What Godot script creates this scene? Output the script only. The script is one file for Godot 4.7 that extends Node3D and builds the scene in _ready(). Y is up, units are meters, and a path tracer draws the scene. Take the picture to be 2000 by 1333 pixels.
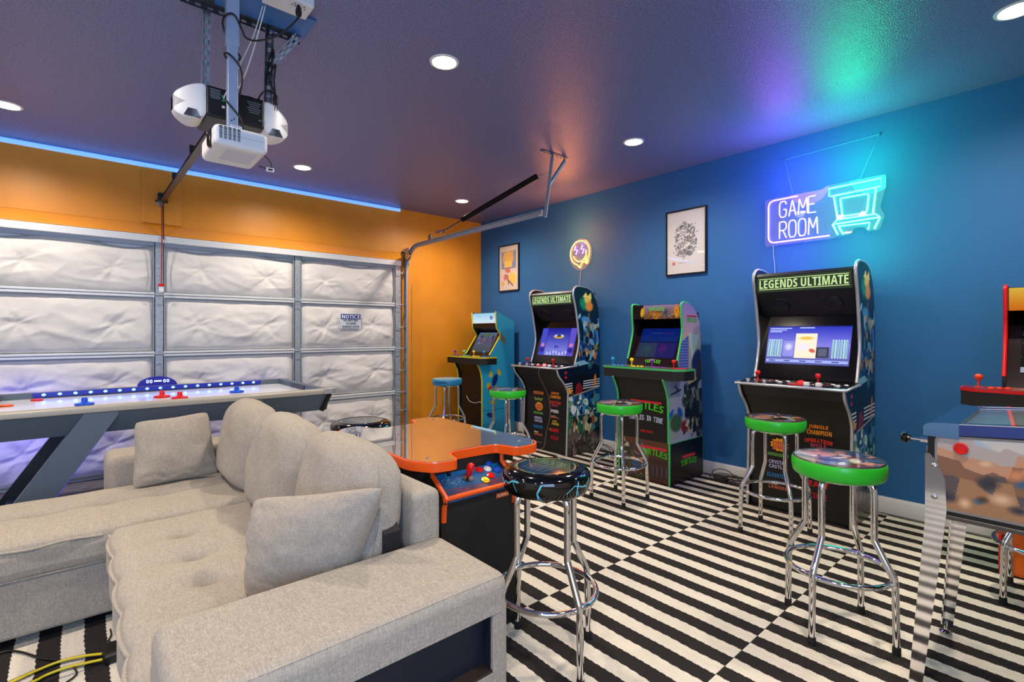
extends Node3D

# ---------------------------------------------------------------- mesh building
class MB:
	var v := PackedVector3Array()
	var n := PackedVector3Array()
	var t := PackedVector2Array()
	var xf := Transform3D()

	func tri(a, b, c, na, nb, nc, ua = Vector2(), ub = Vector2(), uc = Vector2()):
		a = xf * a; b = xf * b; c = xf * c
		na = (xf.basis * na).normalized(); nb = (xf.basis * nb).normalized(); nc = (xf.basis * nc).normalized()
		var g = (b - a).cross(c - a)
		if g.length_squared() < 1e-16:
			return
		if g.dot(na + nb + nc) > 0.0:
			var k = b; b = c; c = k
			k = nb; nb = nc; nc = k
			k = ub; ub = uc; uc = k
		v.append(a); v.append(b); v.append(c)
		n.append(na); n.append(nb); n.append(nc)
		t.append(ua); t.append(ub); t.append(uc)

	func quad(a, b, c, d, nn, ua = Vector2(0, 1), ub = Vector2(1, 1), uc = Vector2(1, 0), ud = Vector2(0, 0)):
		tri(a, b, c, nn, nn, nn, ua, ub, uc)
		tri(a, c, d, nn, nn, nn, ua, uc, ud)

	func box(c, s, bevel = 0.0):
		if bevel > 0.0:
			rbox(c, s, bevel, 1)
			return
		var h = s * 0.5
		for ax in 3:
			for sg in [-1.0, 1.0]:
				var nn = Vector3(); nn[ax] = sg
				var a = Vector3(); a[(ax + 1) % 3] = h[(ax + 1) % 3]
				var b = Vector3(); b[(ax + 2) % 3] = h[(ax + 2) % 3]
				var o = c + nn * h[ax]
				quad(o - a - b, o + a - b, o + a + b, o - a + b, nn)

	static func steps(h, r, k, extra):
		var out = []
		for i in k + 1:
			out.append(-h + r * (1.0 - cos(PI / 2 * i / k)) if k > 1 else -h + r * i / k)
		for i in extra:
			out.append(lerpf(-h + r, h - r, (i + 1.0) / (extra + 1.0)))
		for i in k + 1:
			out.append(h - r * (1.0 - cos(PI / 2 * (k - i) / k)) if k > 1 else h - r + r * i / k)
		return out

	# rounded box; f moves points (then normals are averaged); lo / hi clamp y so that one end is cut flat
	func rbox(c, s, r, k = 2, extra = 0, f = null, lo = -1e9, hi = 1e9):
		var h = s * 0.5
		r = minf(r, minf(h.x, minf(h.y, h.z)) * 0.999)
		var inner = h - Vector3.ONE * r
		var tris = []
		for ax in 3:
			var u = (ax + 1) % 3
			var w = (ax + 2) % 3
			var su = steps(h[u], r, k, extra)
			var sw = steps(h[w], r, k, extra)
			for sg in [-1.0, 1.0]:
				var pts = []
				for a in su:
					var row = []
					for b in sw:
						var p = Vector3(); p[ax] = sg * h[ax]; p[u] = a; p[w] = b
						var q = p.clamp(-inner, inner)
						var nn = (p - q).normalized()
						var pp = q + nn * r
						pp.y = clampf(pp.y, lo - c.y, hi - c.y)
						if pp.y == lo - c.y: nn = Vector3.DOWN if nn.y < -0.2 else nn
						row.append([pp + c, nn])
					pts.append(row)
				for i in pts.size() - 1:
					for j in pts[0].size() - 1:
						tris.append([pts[i][j], pts[i + 1][j], pts[i + 1][j + 1]])
						tris.append([pts[i][j], pts[i + 1][j + 1], pts[i][j + 1]])
		if f == null:
			for q in tris:
				tri(q[0][0], q[1][0], q[2][0], q[0][1], q[1][1], q[2][1])
			return
		var moved = []
		for q in tris:
			var w3 = []
			for e in q:
				w3.append(f.call(e[0], e[1]))
			var nn = (q[0][1] + q[1][1] + q[2][1])
			var g = (w3[1] - w3[0]).cross(w3[2] - w3[0])
			if g.dot(nn) < 0: w3 = [w3[0], w3[2], w3[1]]
			moved.append(w3)
		smooth(moved)

	# triangles (outward by right hand) with averaged normals
	func smooth(tris, uvf = null):
		var acc = {}
		for q in tris:
			var g = (q[1] - q[0]).cross(q[2] - q[0])
			for p in q:
				var key = p.snapped(Vector3.ONE * 0.0002)
				acc[key] = acc.get(key, Vector3()) + g
		for q in tris:
			var m = []
			for p in q:
				m.append(acc[p.snapped(Vector3.ONE * 0.0002)].normalized())
			if uvf == null:
				tri(q[0], q[1], q[2], m[0], m[1], m[2])
			else:
				tri(q[0], q[1], q[2], m[0], m[1], m[2], uvf.call(q[0]), uvf.call(q[1]), uvf.call(q[2]))

	# open sheet of nu x nv cells from a callable (u, v in 0..1); side is where its face looks
	func sheet(nu, nv, f, side):
		var tris = []
		var P = []
		for i in nu + 1:
			var row = []
			for j in nv + 1:
				row.append(f.call(float(i) / nu, float(j) / nv))
			P.append(row)
		for i in nu:
			for j in nv:
				for q in [[P[i][j], P[i + 1][j], P[i + 1][j + 1]], [P[i][j], P[i + 1][j + 1], P[i][j + 1]]]:
					if (q[1] - q[0]).cross(q[2] - q[0]).dot(side) < 0: q = [q[0], q[2], q[1]]
					tris.append(q)
		smooth(tris)

	func tube(path, r, sides = 8, closed = false):
		var m = path.size()
		var rings = []
		var up = Vector3.UP
		for i in m:
			var a = path[(i - 1 + m) % m] if closed or i > 0 else path[i]
			var b = path[(i + 1) % m] if closed or i < m - 1 else path[i]
			var d = (b - a).normalized()
			if i == 0:
				up = Vector3.UP if absf(d.y) < 0.9 else Vector3.RIGHT
			var x = d.cross(up).normalized()
			up = x.cross(d).normalized()
			var ring = []
			for k in sides:
				var ang = TAU * k / sides
				var nn = x * cos(ang) + up * sin(ang)
				ring.append([path[i] + nn * (r[i] if r is Array else r), nn])
			rings.append(ring)
		for i in (m if closed else m - 1):
			var A = rings[i]
			var B = rings[(i + 1) % m]
			var off = 0
			if closed and i == m - 1:
				var best = 1e9
				for o in sides:
					var dd = A[0][0].distance_to(B[o][0])
					if dd < best: best = dd; off = o
			for k in sides:
				var k2 = (k + 1) % sides
				var c = B[(k2 + off) % sides]
				var d2 = B[(k + off) % sides]
				tri(A[k][0], A[k2][0], c[0], A[k][1], A[k2][1], c[1])
				tri(A[k][0], c[0], d2[0], A[k][1], c[1], d2[1])
		if not closed:
			for e in [[0, 1], [m - 1, m - 2]]:
				var nn = (path[e[0]] - path[e[1]]).normalized()
				for k in range(1, sides - 1):
					tri(rings[e[0]][0][0], rings[e[0]][k][0], rings[e[0]][k + 1][0], nn, nn, nn)

	# profile: Vector2(radius, y) from bottom to top
	func lathe(prof, seg = 24, crease = 0.75):
		var m = prof.size()
		var en = []
		var len = [0.0]
		for i in m - 1:
			var d = (prof[i + 1] - prof[i])
			len.append(len[i] + d.length())
			d = d.normalized()
			en.append(Vector2(d.y, -d.x))
		for i in m - 1:
			var n0 = en[i]
			var n1 = en[i]
			if i > 0 and en[i - 1].dot(en[i]) > crease: n0 = (en[i - 1] + en[i]).normalized()
			if i < m - 2 and en[i + 1].dot(en[i]) > crease: n1 = (en[i + 1] + en[i]).normalized()
			for k in seg:
				var a0 = TAU * k / seg
				var a1 = TAU * (k + 1) / seg
				var q = []
				for e in [[prof[i], n0, a0, len[i]], [prof[i + 1], n1, a0, len[i + 1]], [prof[i + 1], n1, a1, len[i + 1]], [prof[i], n0, a1, len[i]]]:
					q.append([Vector3(e[0].x * cos(e[2]), e[0].y, e[0].x * sin(e[2])), Vector3(e[1].x * cos(e[2]), e[1].y, e[1].x * sin(e[2])), Vector2(e[2] / TAU, 1.0 - e[3] / maxf(len[m - 1], 1e-6) if len.size() == m else 0.0)])
				tri(q[0][0], q[1][0], q[2][0], q[0][1], q[1][1], q[2][1], q[0][2], q[1][2], q[2][2])
				tri(q[0][0], q[2][0], q[3][0], q[0][1], q[2][1], q[3][1], q[0][2], q[2][2], q[3][2])

	# polygon in the frame's xy plane, from z0 to z1 along its z; caps get uv over the bounds; dark: the cap at z0 (or z1) wears one texel
	func prism(poly, fr, z0, z1, flipu = false, onecap = 0, crease = 0.8):
		var keep = xf
		xf = xf * fr
		var pp = PackedVector2Array(poly)
		var lo = pp[0]
		var hi = pp[0]
		var area = 0.0
		for i in pp.size():
			lo = lo.min(pp[i]); hi = hi.max(pp[i])
			var q = pp[(i + 1) % pp.size()]
			area += pp[i].cross(q)
		if area < 0: pp.reverse()
		var idx = Geometry2D.triangulate_polygon(pp)
		for cap in [[z0, Vector3(0, 0, -1), -1], [z1, Vector3(0, 0, 1), 1]]:
			for i in range(0, idx.size(), 3):
				var q = []
				var uv = []
				for k in 3:
					var p = pp[idx[i + k]]
					q.append(Vector3(p.x, p.y, cap[0]))
					var u = (p.x - lo.x) / maxf(hi.x - lo.x, 1e-6)
					var w = Vector2(1.0 - u if flipu else u, 1.0 - (p.y - lo.y) / maxf(hi.y - lo.y, 1e-6))
					uv.append(w if onecap == 0 or onecap == cap[2] else Vector2(0.001, 0.001))
				tri(q[0], q[1], q[2], cap[1], cap[1], cap[1], uv[0], uv[1], uv[2])
		var m = pp.size()
		var en = []
		for i in m:
			var d = (pp[(i + 1) % m] - pp[i]).normalized()
			en.append(Vector2(d.y, -d.x))
		for i in m:
			var a = pp[i]
			var b = pp[(i + 1) % m]
			var na = en[i]
			var nb = en[i]
			if en[(i - 1 + m) % m].dot(en[i]) > crease: na = (na + en[(i - 1 + m) % m]).normalized()
			if en[(i + 1) % m].dot(en[i]) > crease: nb = (nb + en[(i + 1) % m]).normalized()
			var A = Vector3(na.x, na.y, 0)
			var B = Vector3(nb.x, nb.y, 0)
			var w = Vector2(0.001, 0.001)
			tri(Vector3(a.x, a.y, z0), Vector3(b.x, b.y, z0), Vector3(b.x, b.y, z1), A, B, B, w, w, w)
			tri(Vector3(a.x, a.y, z0), Vector3(b.x, b.y, z1), Vector3(a.x, a.y, z1), A, B, A, w, w, w)
		xf = keep

	func mesh():
		var arr = []
		arr.resize(Mesh.ARRAY_MAX)
		arr[Mesh.ARRAY_VERTEX] = v
		arr[Mesh.ARRAY_NORMAL] = n
		arr[Mesh.ARRAY_TEX_UV] = t
		var am = ArrayMesh.new()
		am.add_surface_from_arrays(Mesh.PRIMITIVE_TRIANGLES, arr)
		return am

# ---------------------------------------------------------------- pictures (flat print only)
class Pic:
	var im: Image
	var w: int
	var h: int
	var rng := RandomNumberGenerator.new()

	func _init(ww, hh, c, seedn = 1):
		w = ww; h = hh
		im = Image.create(ww, hh, false, Image.FORMAT_RGB8)
		im.fill(c)
		rng.seed = seedn

	func put(x, y, c, a):
		if x < 0 or y < 0 or x >= w or y >= h or a <= 0.0: return
		im.set_pixel(x, y, c if a >= 1.0 else im.get_pixel(x, y).lerp(c, a))

	func grad(c0, c1, y0 = 0.0, y1 = 1.0):
		for y in range(int(y0 * h), int(y1 * h)):
			var c = c0.lerp(c1, (float(y) / h - y0) / (y1 - y0))
			im.fill_rect(Rect2i(0, y, w, 1), c)

	func rect(x0, y0, x1, y1, c):
		im.fill_rect(Rect2i(int(x0 * w), int(y0 * h), maxi(1, int((x1 - x0) * w)), maxi(1, int((y1 - y0) * h))), c)

	func ell(cx, cy, rx, ry, rot, c, soft = 0.12):
		var R = maxf(rx * w, ry * h) + 2
		var X = cx * w
		var Y = cy * h
		var ca = cos(rot)
		var sa = sin(rot)
		for y in range(maxi(0, int(Y - R)), mini(h, int(Y + R) + 1)):
			for x in range(maxi(0, int(X - R)), mini(w, int(X + R) + 1)):
				var dx = x - X
				var dy = y - Y
				var a = (dx * ca + dy * sa) / (rx * w)
				var b = (-dx * sa + dy * ca) / (ry * h)
				var d = sqrt(a * a + b * b)
				if d < 1.0: put(x, y, c, minf(1.0, (1.0 - d) / soft))

	func poly(pts, c):
		var lo = pts[0]
		var hi = pts[0]
		var P = PackedVector2Array()
		for p in pts:
			P.append(Vector2(p.x * w, p.y * h))
			lo = lo.min(p); hi = hi.max(p)
		for y in range(maxi(0, int(lo.y * h)), mini(h, int(hi.y * h) + 1)):
			for x in range(maxi(0, int(lo.x * w)), mini(w, int(hi.x * w) + 1)):
				if Geometry2D.is_point_in_polygon(Vector2(x + 0.5, y + 0.5), P): im.set_pixel(x, y, c)

	func line(a, b, wd, c):
		var A = Vector2(a.x * w, a.y * h)
		var B = Vector2(b.x * w, b.y * h)
		var r = wd * w
		var lo = A.min(B) - Vector2(r + 1, r + 1)
		var hi = A.max(B) + Vector2(r + 1, r + 1)
		for y in range(maxi(0, int(lo.y)), mini(h, int(hi.y) + 1)):
			for x in range(maxi(0, int(lo.x)), mini(w, int(hi.x) + 1)):
				var p = Geometry2D.get_closest_point_to_segment(Vector2(x, y), A, B)
				put(x, y, c, clampf(r - p.distance_to(Vector2(x, y)) + 0.5, 0, 1))

	# abstract swirls and wedges in the given colours, inside a box
	func busy(x0, y0, x1, y1, cols, count, size):
		for i in count:
			var c = cols[rng.randi() % cols.size()]
			c = c.lightened(rng.randf() * 0.25) if rng.randf() < 0.5 else c.darkened(rng.randf() * 0.35)
			var x = rng.randf_range(x0, x1)
			var y = rng.randf_range(y0, y1)
			var s = size * rng.randf_range(0.4, 1.3)
			if rng.randf() < 0.6:
				ell(x, y, s, s * rng.randf_range(0.25, 0.7), rng.randf() * PI, c, 0.2)
			else:
				var a0 = rng.randf() * TAU
				var pts = []
				for k in 4:
					pts.append(Vector2(x, y) + Vector2(cos(a0 + k * 1.5), sin(a0 + k * 1.5)) * s * rng.randf_range(0.3, 1.1))
				poly(pts, c)

	func tex():
		im.generate_mipmaps()
		return ImageTexture.create_from_image(im)

# ---------------------------------------------------------------- helpers
var M := {}
var used := {}
var rng := RandomNumberGenerator.new()
var FR_ZY := Transform3D(Basis(Vector3(0, 0, 1), Vector3(0, 1, 0), Vector3(1, 0, 0)), Vector3())   # polygon (z, y), extruded along x
var FR_XZ := Transform3D(Basis(Vector3(1, 0, 0), Vector3(0, 0, 1), Vector3(0, 1, 0)), Vector3())   # polygon (x, z), extruded along y
var FR_XY := Transform3D()

func c(s): return Color(s)

func numbered(called):
	var k = used.get(called, 0)
	used[called] = k + 1
	return called if k == 0 else "%s_%03d" % [called, k]

func mat(color, rough = 0.6, metal = 0.0, spec = 0.5):
	var m = StandardMaterial3D.new()
	m.albedo_color = color
	m.roughness = rough
	m.metallic = metal
	m.metallic_specular = spec
	return m

func pmat(tex, rough = 0.5):
	var m = mat(Color.WHITE, rough)
	m.albedo_texture = tex
	return m

func glow(color, energy, base = Color(0.1, 0.1, 0.1)):
	var m = mat(base, 0.4)
	m.emission_enabled = true
	m.emission = color
	m.emission_energy_multiplier = energy
	return m

func pglow(tex, energy, rough = 0.3):
	var m = mat(Color(0.02, 0.02, 0.02), rough)
	m.emission_enabled = true
	m.emission = Color.WHITE
	m.emission_operator = BaseMaterial3D.EMISSION_OP_MULTIPLY
	m.emission_texture = tex
	m.metallic_specular = 0.2
	m.emission_energy_multiplier = energy
	return m

func thing(called, label, category, at = Vector3(), turn = 0.0, group = ""):
	var o = Node3D.new()
	o.name = numbered(called)
	add_child(o)
	o.position = at
	o.rotation.y = turn
	o.set_meta("label", label)
	o.set_meta("category", category)
	if group: o.set_meta("group", group)
	return o

func obj(called, mb, m, parent = null, at = null):
	var o = MeshInstance3D.new()
	o.name = called if parent else numbered(called)
	o.mesh = mb.mesh() if mb is MB else mb
	o.material_override = m
	o.cast_shadow = GeometryInstance3D.SHADOW_CASTING_SETTING_ON
	if parent: parent.add_child(o, true)
	else: add_child(o, true)
	if at: o.position = at
	return o

func tag(o, label, category, group = ""):
	o.set_meta("label", label)
	o.set_meta("category", category)
	if group: o.set_meta("group", group)
	return o

func struct(called, mb, m):
	var o = obj(called, mb, m)
	o.set_meta("kind", "structure")
	return o

func dup(root, at, turn, label):
	var r = root.duplicate()
	r.name = numbered(String(root.name).rstrip("0123456789").rstrip("_"))
	add_child(r)
	r.position = at
	r.rotation.y = turn
	r.set_meta("label", label)
	return r

func bx(center, size, bevel = 0.0):
	var b = MB.new()
	b.box(center, size, bevel)
	return b

func boxes(list, bevel = 0.0):
	var b = MB.new()
	for e in list:
		b.box(e[0], e[1], bevel)
	return b

func tb(path, r, sides = 8, closed = false):
	var b = MB.new()
	b.tube(path, r, sides, closed)
	return b

func pr(poly, fr, z0, z1, flipu = false, onecap = 0):
	var b = MB.new()
	b.prism(poly, fr, z0, z1, flipu, onecap)
	return b

func lt(prof, seg = 24):
	var b = MB.new()
	b.lathe(prof, seg)
	return b

func smoothpath(pts, per = 6, closed = false):
	var out = []
	var m = pts.size()
	for i in (m if closed else m - 1):
		var p0 = pts[(i - 1 + m) % m] if closed or i > 0 else pts[i]
		var p1 = pts[i]
		var p2 = pts[(i + 1) % m]
		var p3 = pts[(i + 2) % m] if closed or i < m - 2 else p2
		for k in per:
			out.append(p1.cubic_interpolate(p2, p0, p3, float(k) / per))
	if not closed: out.append(pts[m - 1])
	return out

func rounded(poly, r, k = 4):
	var out = []
	var m = poly.size()
	for i in m:
		var p = poly[i]
		var rr = r[i] if r is Array else r
		if rr <= 0.0:
			out.append(p); continue
		var a = poly[(i - 1 + m) % m]
		var b = poly[(i + 1) % m]
		var ra = minf(rr, p.distance_to(a) * 0.49)
		var rb = minf(rr, p.distance_to(b) * 0.49)
		var A = p + (a - p).normalized() * ra
		var B = p + (b - p).normalized() * rb
		for j in k + 1:
			var s = float(j) / k
			out.append(A.lerp(p, s).lerp(p.lerp(B, s), s))
	return out

func V2(l):
	var out = []
	for i in range(0, l.size(), 2):
		out.append(Vector2(l[i], l[i + 1]))
	return out

# raised lettering, width x height, centred, in the parent's axes (x right, z towards the reader)
func text(parent, called, s, m, at, w, h, b = Basis(), bold = true, face = "Droid Sans"):
	var tm = TextMesh.new()
	var f = SystemFont.new()
	f.font_names = PackedStringArray([face])
	f.font_weight = 700 if bold else 400
	tm.font = f
	tm.text = s
	tm.font_size = 32
	tm.depth = 0.03
	tm.pixel_size = 0.01
	tm.curve_step = 2.0
	var box = tm.get_aabb()
	var o = MeshInstance3D.new()
	o.name = called
	o.mesh = tm
	o.material_override = m
	parent.add_child(o, true)
	var sc = Vector3(w / maxf(box.size.x, 0.001), h / maxf(box.size.y, 0.001), 0.05)
	var bb = b * Basis.from_scale(sc)
	o.transform = Transform3D(bb, at - bb * box.get_center())
	return o

# text laid along an arc that bows upwards (sag > 0) by rise metres, letter by letter, under one parent
func arc_text(parent, s, m, at, w, h, sag, b = Basis()):
	var k = s.length()
	for i in k:
		if s[i] == " ": continue
		var u = (i + 0.5) / k - 0.5
		var y = sag * (0.25 - u * u) * 4.0
		var sl = -sag * 8.0 * u / w
		text(parent, "letter", s[i], m, at + b * Vector3(u * w, y, 0), w / k * 0.86, h, b * Basis(Vector3(0, 0, 1), atan(sl)))

func noise_tex(freq, seedn, lo, hi, size = 512, normal = false, bump = 4.0, octaves = 4, stretch = Vector2(1, 1)):
	var t = NoiseTexture2D.new()
	t.width = size; t.height = size
	t.seamless = true
	var n = FastNoiseLite.new()
	n.seed = seedn
	n.frequency = freq
	n.fractal_octaves = octaves
	t.noise = n
	if normal:
		t.as_normal_map = true
		t.bump_strength = bump
	else:
		var g = Gradient.new()
		g.colors = PackedColorArray([lo, hi])
		g.offsets = PackedFloat32Array([0.2, 0.8])
		t.color_ramp = g
	return t

func triplanar(m, s, world = false):
	m.uv1_triplanar = true
	m.uv1_world_triplanar = world
	m.uv1_scale = Vector3.ONE * s
	return m

func weave_tex():
	# heathered upholstery: short warp and weft threads of slightly different greys
	var n = 384
	var p = Pic.new(n, n, Color(0.635, 0.612, 0.572), 5)
	var b = Image.create(n, n, false, Image.FORMAT_RGB8)
	b.fill(Color(0.5, 0.5, 0.5))
	for i in 26000:
		var x = p.rng.randi() % n
		var y = p.rng.randi() % n
		var ln = 5 + p.rng.randi() % 16
		var up = p.rng.randf() < 0.62
		var k = p.rng.randf()
		var col = Color(0.47, 0.455, 0.44).lerp(Color(0.79, 0.765, 0.72), k)
		for s in ln:
			var xx = (x + (0 if up else s)) % n
			var yy = (y + (s if up else 0)) % n
			p.im.set_pixel(xx, yy, p.im.get_pixel(xx, yy).lerp(col, 0.55))
			b.set_pixel(xx, yy, Color(k, k, k))
	b.bump_map_to_normal_map(1.2)
	b.generate_mipmaps()
	return [p.tex(), ImageTexture.create_from_image(b)]

func stripe_tex(black_first):
	var n = 512
	var p = Pic.new(n, n, Color.WHITE, 8)
	var f = FastNoiseLite.new()
	f.seed = 3; f.frequency = 0.11
	var f2 = FastNoiseLite.new()
	f2.seed = 9; f2.frequency = 0.012
	for y in n:
		var w0 = 0.010 * sin(TAU * y / n * 3.0) + 0.010 * sin(TAU * y / n * 17.0 + 1.0) + 0.006 * sin(TAU * y / n * 61.0)
		var w1 = 0.010 * sin(TAU * y / n * 2.0 + 2.0) + 0.009 * sin(TAU * y / n * 23.0) + 0.006 * sin(TAU * y / n * 53.0 + 1.0)
		for x in n:
			var u = float(x) / n
			var s = 0.5 + 0.5 * f.get_noise_2d(x, y)
			var s2 = f2.get_noise_2d(x, y)
			var blk = u > w0 + 0.001 and u < 0.5 + w1
			if u > 1.0 + w0: blk = true
			if not black_first: blk = not blk
			if blk:
				var k = 0.135 + 0.075 * s
				var col = Color(k * 1.06, k, k * 1.0)
				if p.rng.randf() < 0.0012: col = Color(0.5, 0.48, 0.46)
				p.im.set_pixel(x, y, col)
			else:
				var k = 0.77 + 0.10 * s + 0.03 * s2
				p.im.set_pixel(x, y, Color(k, k * 0.965, k * 0.90))
	return p.tex()

func _ready():
	# ------------------------------------------------ camera, environment, light, exposure
	var cam = Camera3D.new()
	cam.name = "camera"
	add_child(cam)
	cam.position = Vector3(0, 1.236, 0)
	cam.rotation_degrees = Vector3(0, -40.93, 0)
	cam.projection = Camera3D.PROJECTION_FRUSTUM
	cam.near = 0.05
	cam.far = 60.0
	cam.size = 2.0 * 0.05 * 666.5 / 972.0
	cam.frustum_offset = Vector2(0, -0.05 * 16.5 / 972.0)
	cam.current = true

	var env = Environment.new()
	env.background_mode = Environment.BG_COLOR
	env.background_color = Color(0.62, 0.76, 1.0)
	env.background_energy_multiplier = 1.4
	env.tonemap_mode = Environment.TONE_MAPPER_LINEAR
	env.tonemap_exposure = 0.80
	env.sdfgi_enabled = true
	env.ssao_enabled = true
	env.ssil_enabled = true
	var we = WorldEnvironment.new()
	we.name = "environment"
	we.environment = env
	add_child(we)

	# daylight through the window in the wall behind the camera
	area_light("window_daylight", Vector3(-0.9, 1.45, 1.12), Vector3(-0.9, 1.2, -1.0), Vector2(2.2, 1.4), Color(0.66, 0.80, 1.0), 10.0)
	# twelve recessed downlights on the ceiling grid (their own lights are set in downlight())

	make_materials()
	build_room()
	build_garage_door()
	build_sofa()
	build_air_hockey()
	build_cocktail_table()
	build_cabinets()
	build_stools()
	build_pinball()
	build_opener()
	build_track()
	build_wall_things()
	build_floor_things()

func area_light(called, at, towards, size, color, energy):
	var l = AreaLight3D.new()
	l.name = called
	l.area_size = size
	l.light_color = color
	l.light_energy = energy
	l.area_range = 12.0
	l.shadow_enabled = true
	add_child(l)
	l.look_at_from_position(at, towards, Vector3.UP if absf((towards - at).normalized().y) < 0.95 else Vector3.RIGHT)
	return l

func omni(called, at, color, energy, size = 0.05):
	var l = OmniLight3D.new()
	l.name = called
	l.light_color = color
	l.light_energy = energy
	l.light_size = size
	l.omni_range = 10.0
	l.omni_attenuation = 2.0
	l.shadow_enabled = true
	add_child(l)
	l.position = at
	return l

func make_materials():
	M.ceiling = mat(Color(0.46, 0.485, 0.68), 0.36, 0.0, 0.5)
	M.ceiling.albedo_texture = noise_tex(0.06, 2, Color(0.80, 0.80, 0.82), Color(1, 1, 1))
	M.ceiling.heightmap_enabled = true
	M.ceiling.heightmap_texture = noise_tex(0.09, 4, Color.BLACK, Color.WHITE)
	M.ceiling.heightmap_scale = 0.12
	triplanar(M.ceiling, 2.2, true)
	M.blue = mat(Color(0.165, 0.395, 0.62), 0.62, 0.0, 0.4)
	M.blue.heightmap_enabled = true
	M.blue.heightmap_texture = noise_tex(0.12, 6, Color.BLACK, Color.WHITE, 256)
	M.blue.heightmap_scale = 0.03
	triplanar(M.blue, 2.0, true)
	M.orange = mat(Color(0.86, 0.555, 0.12), 0.42, 0.0, 0.5)
	M.orange.albedo_texture = noise_tex(0.008, 7, Color(0.965, 0.96, 0.955), Color(1, 1, 1), 512)
	triplanar(M.orange, 0.5, true)
	M.white_wall = mat(Color(0.80, 0.80, 0.80), 0.7)
	M.white_trim = mat(Color(0.82, 0.82, 0.82), 0.4)
	M.concrete = mat(Color(0.36, 0.35, 0.34), 0.8)
	M.concrete.albedo_texture = noise_tex(0.02, 11, Color(0.8, 0.8, 0.8), Color(1, 1, 1))
	triplanar(M.concrete, 0.8, true)
	var wv = weave_tex()
	M.fabric = mat(Color(0.97, 0.95, 0.92), 0.95, 0.0, 0.2)
	M.fabric.albedo_texture = wv[0]
	M.fabric.normal_enabled = true
	M.fabric.normal_texture = wv[1]
	M.fabric.normal_scale = 0.7
	M.fabric.rim_enabled = true
	M.fabric.rim = 0.25
	triplanar(M.fabric, 3.4)
	M.insul = mat(Color(0.80, 0.80, 0.80), 0.6)
	M.insul.heightmap_enabled = true
	M.insul.heightmap_texture = noise_tex(0.03, 21, Color.BLACK, Color.WHITE)
	M.insul.heightmap_scale = 0.06
	triplanar(M.insul, 1.6, true)
	M.galv = mat(Color(0.66, 0.69, 0.73), 0.42, 0.45)
	M.galv.albedo_texture = noise_tex(0.03, 31, Color(0.90, 0.90, 0.91), Color(1, 1, 1), 256, false, 0.0, 2)
	triplanar(M.galv, 4.0)
	M.white_metal = mat(Color(0.80, 0.82, 0.84), 0.4, 0.15)
	M.chrome = mat(Color(0.90, 0.90, 0.91), 0.06, 1.0)
	M.steel = mat(Color(0.70, 0.70, 0.72), 0.25, 1.0)
	M.black = mat(Color(0.035, 0.035, 0.04), 0.4)
	M.matte_black = mat(Color(0.05, 0.05, 0.055), 0.65)
	M.gloss_black = mat(Color(0.012, 0.012, 0.014), 0.08)
	M.rubber = mat(Color(0.03, 0.03, 0.03), 0.8)
	M.white_plastic = mat(Color(0.86, 0.86, 0.87), 0.35)
	M.white_cord = mat(Color(0.85, 0.85, 0.84), 0.5)
	M.red_plastic = mat(Color(0.82, 0.07, 0.06), 0.2)
	M.yellow_plastic = mat(Color(0.93, 0.78, 0.06), 0.2)
	M.blue_plastic = mat(Color(0.06, 0.30, 0.78), 0.2)
	M.purple_plastic = mat(Color(0.50, 0.18, 0.62), 0.2)
	M.green_edge = mat(Color(0.25, 0.70, 0.38), 0.35)
	M.silver_edge = mat(Color(0.80, 0.81, 0.84), 0.25, 0.7)
	M.orange_edge = mat(Color(0.91, 0.33, 0.06), 0.3)
	M.red_edge = mat(Color(0.80, 0.04, 0.06), 0.3)
	M.yellow_edge = mat(Color(0.85, 0.80, 0.15), 0.35)
	M.navy = mat(Color(0.02, 0.06, 0.12), 0.6)
	M.brown = mat(Color(0.16, 0.12, 0.11), 0.5)
	M.glass = mat(Color(1, 1, 1, 0.06), 0.02)
	M.glass.transparency = BaseMaterial3D.TRANSPARENCY_ALPHA

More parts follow.
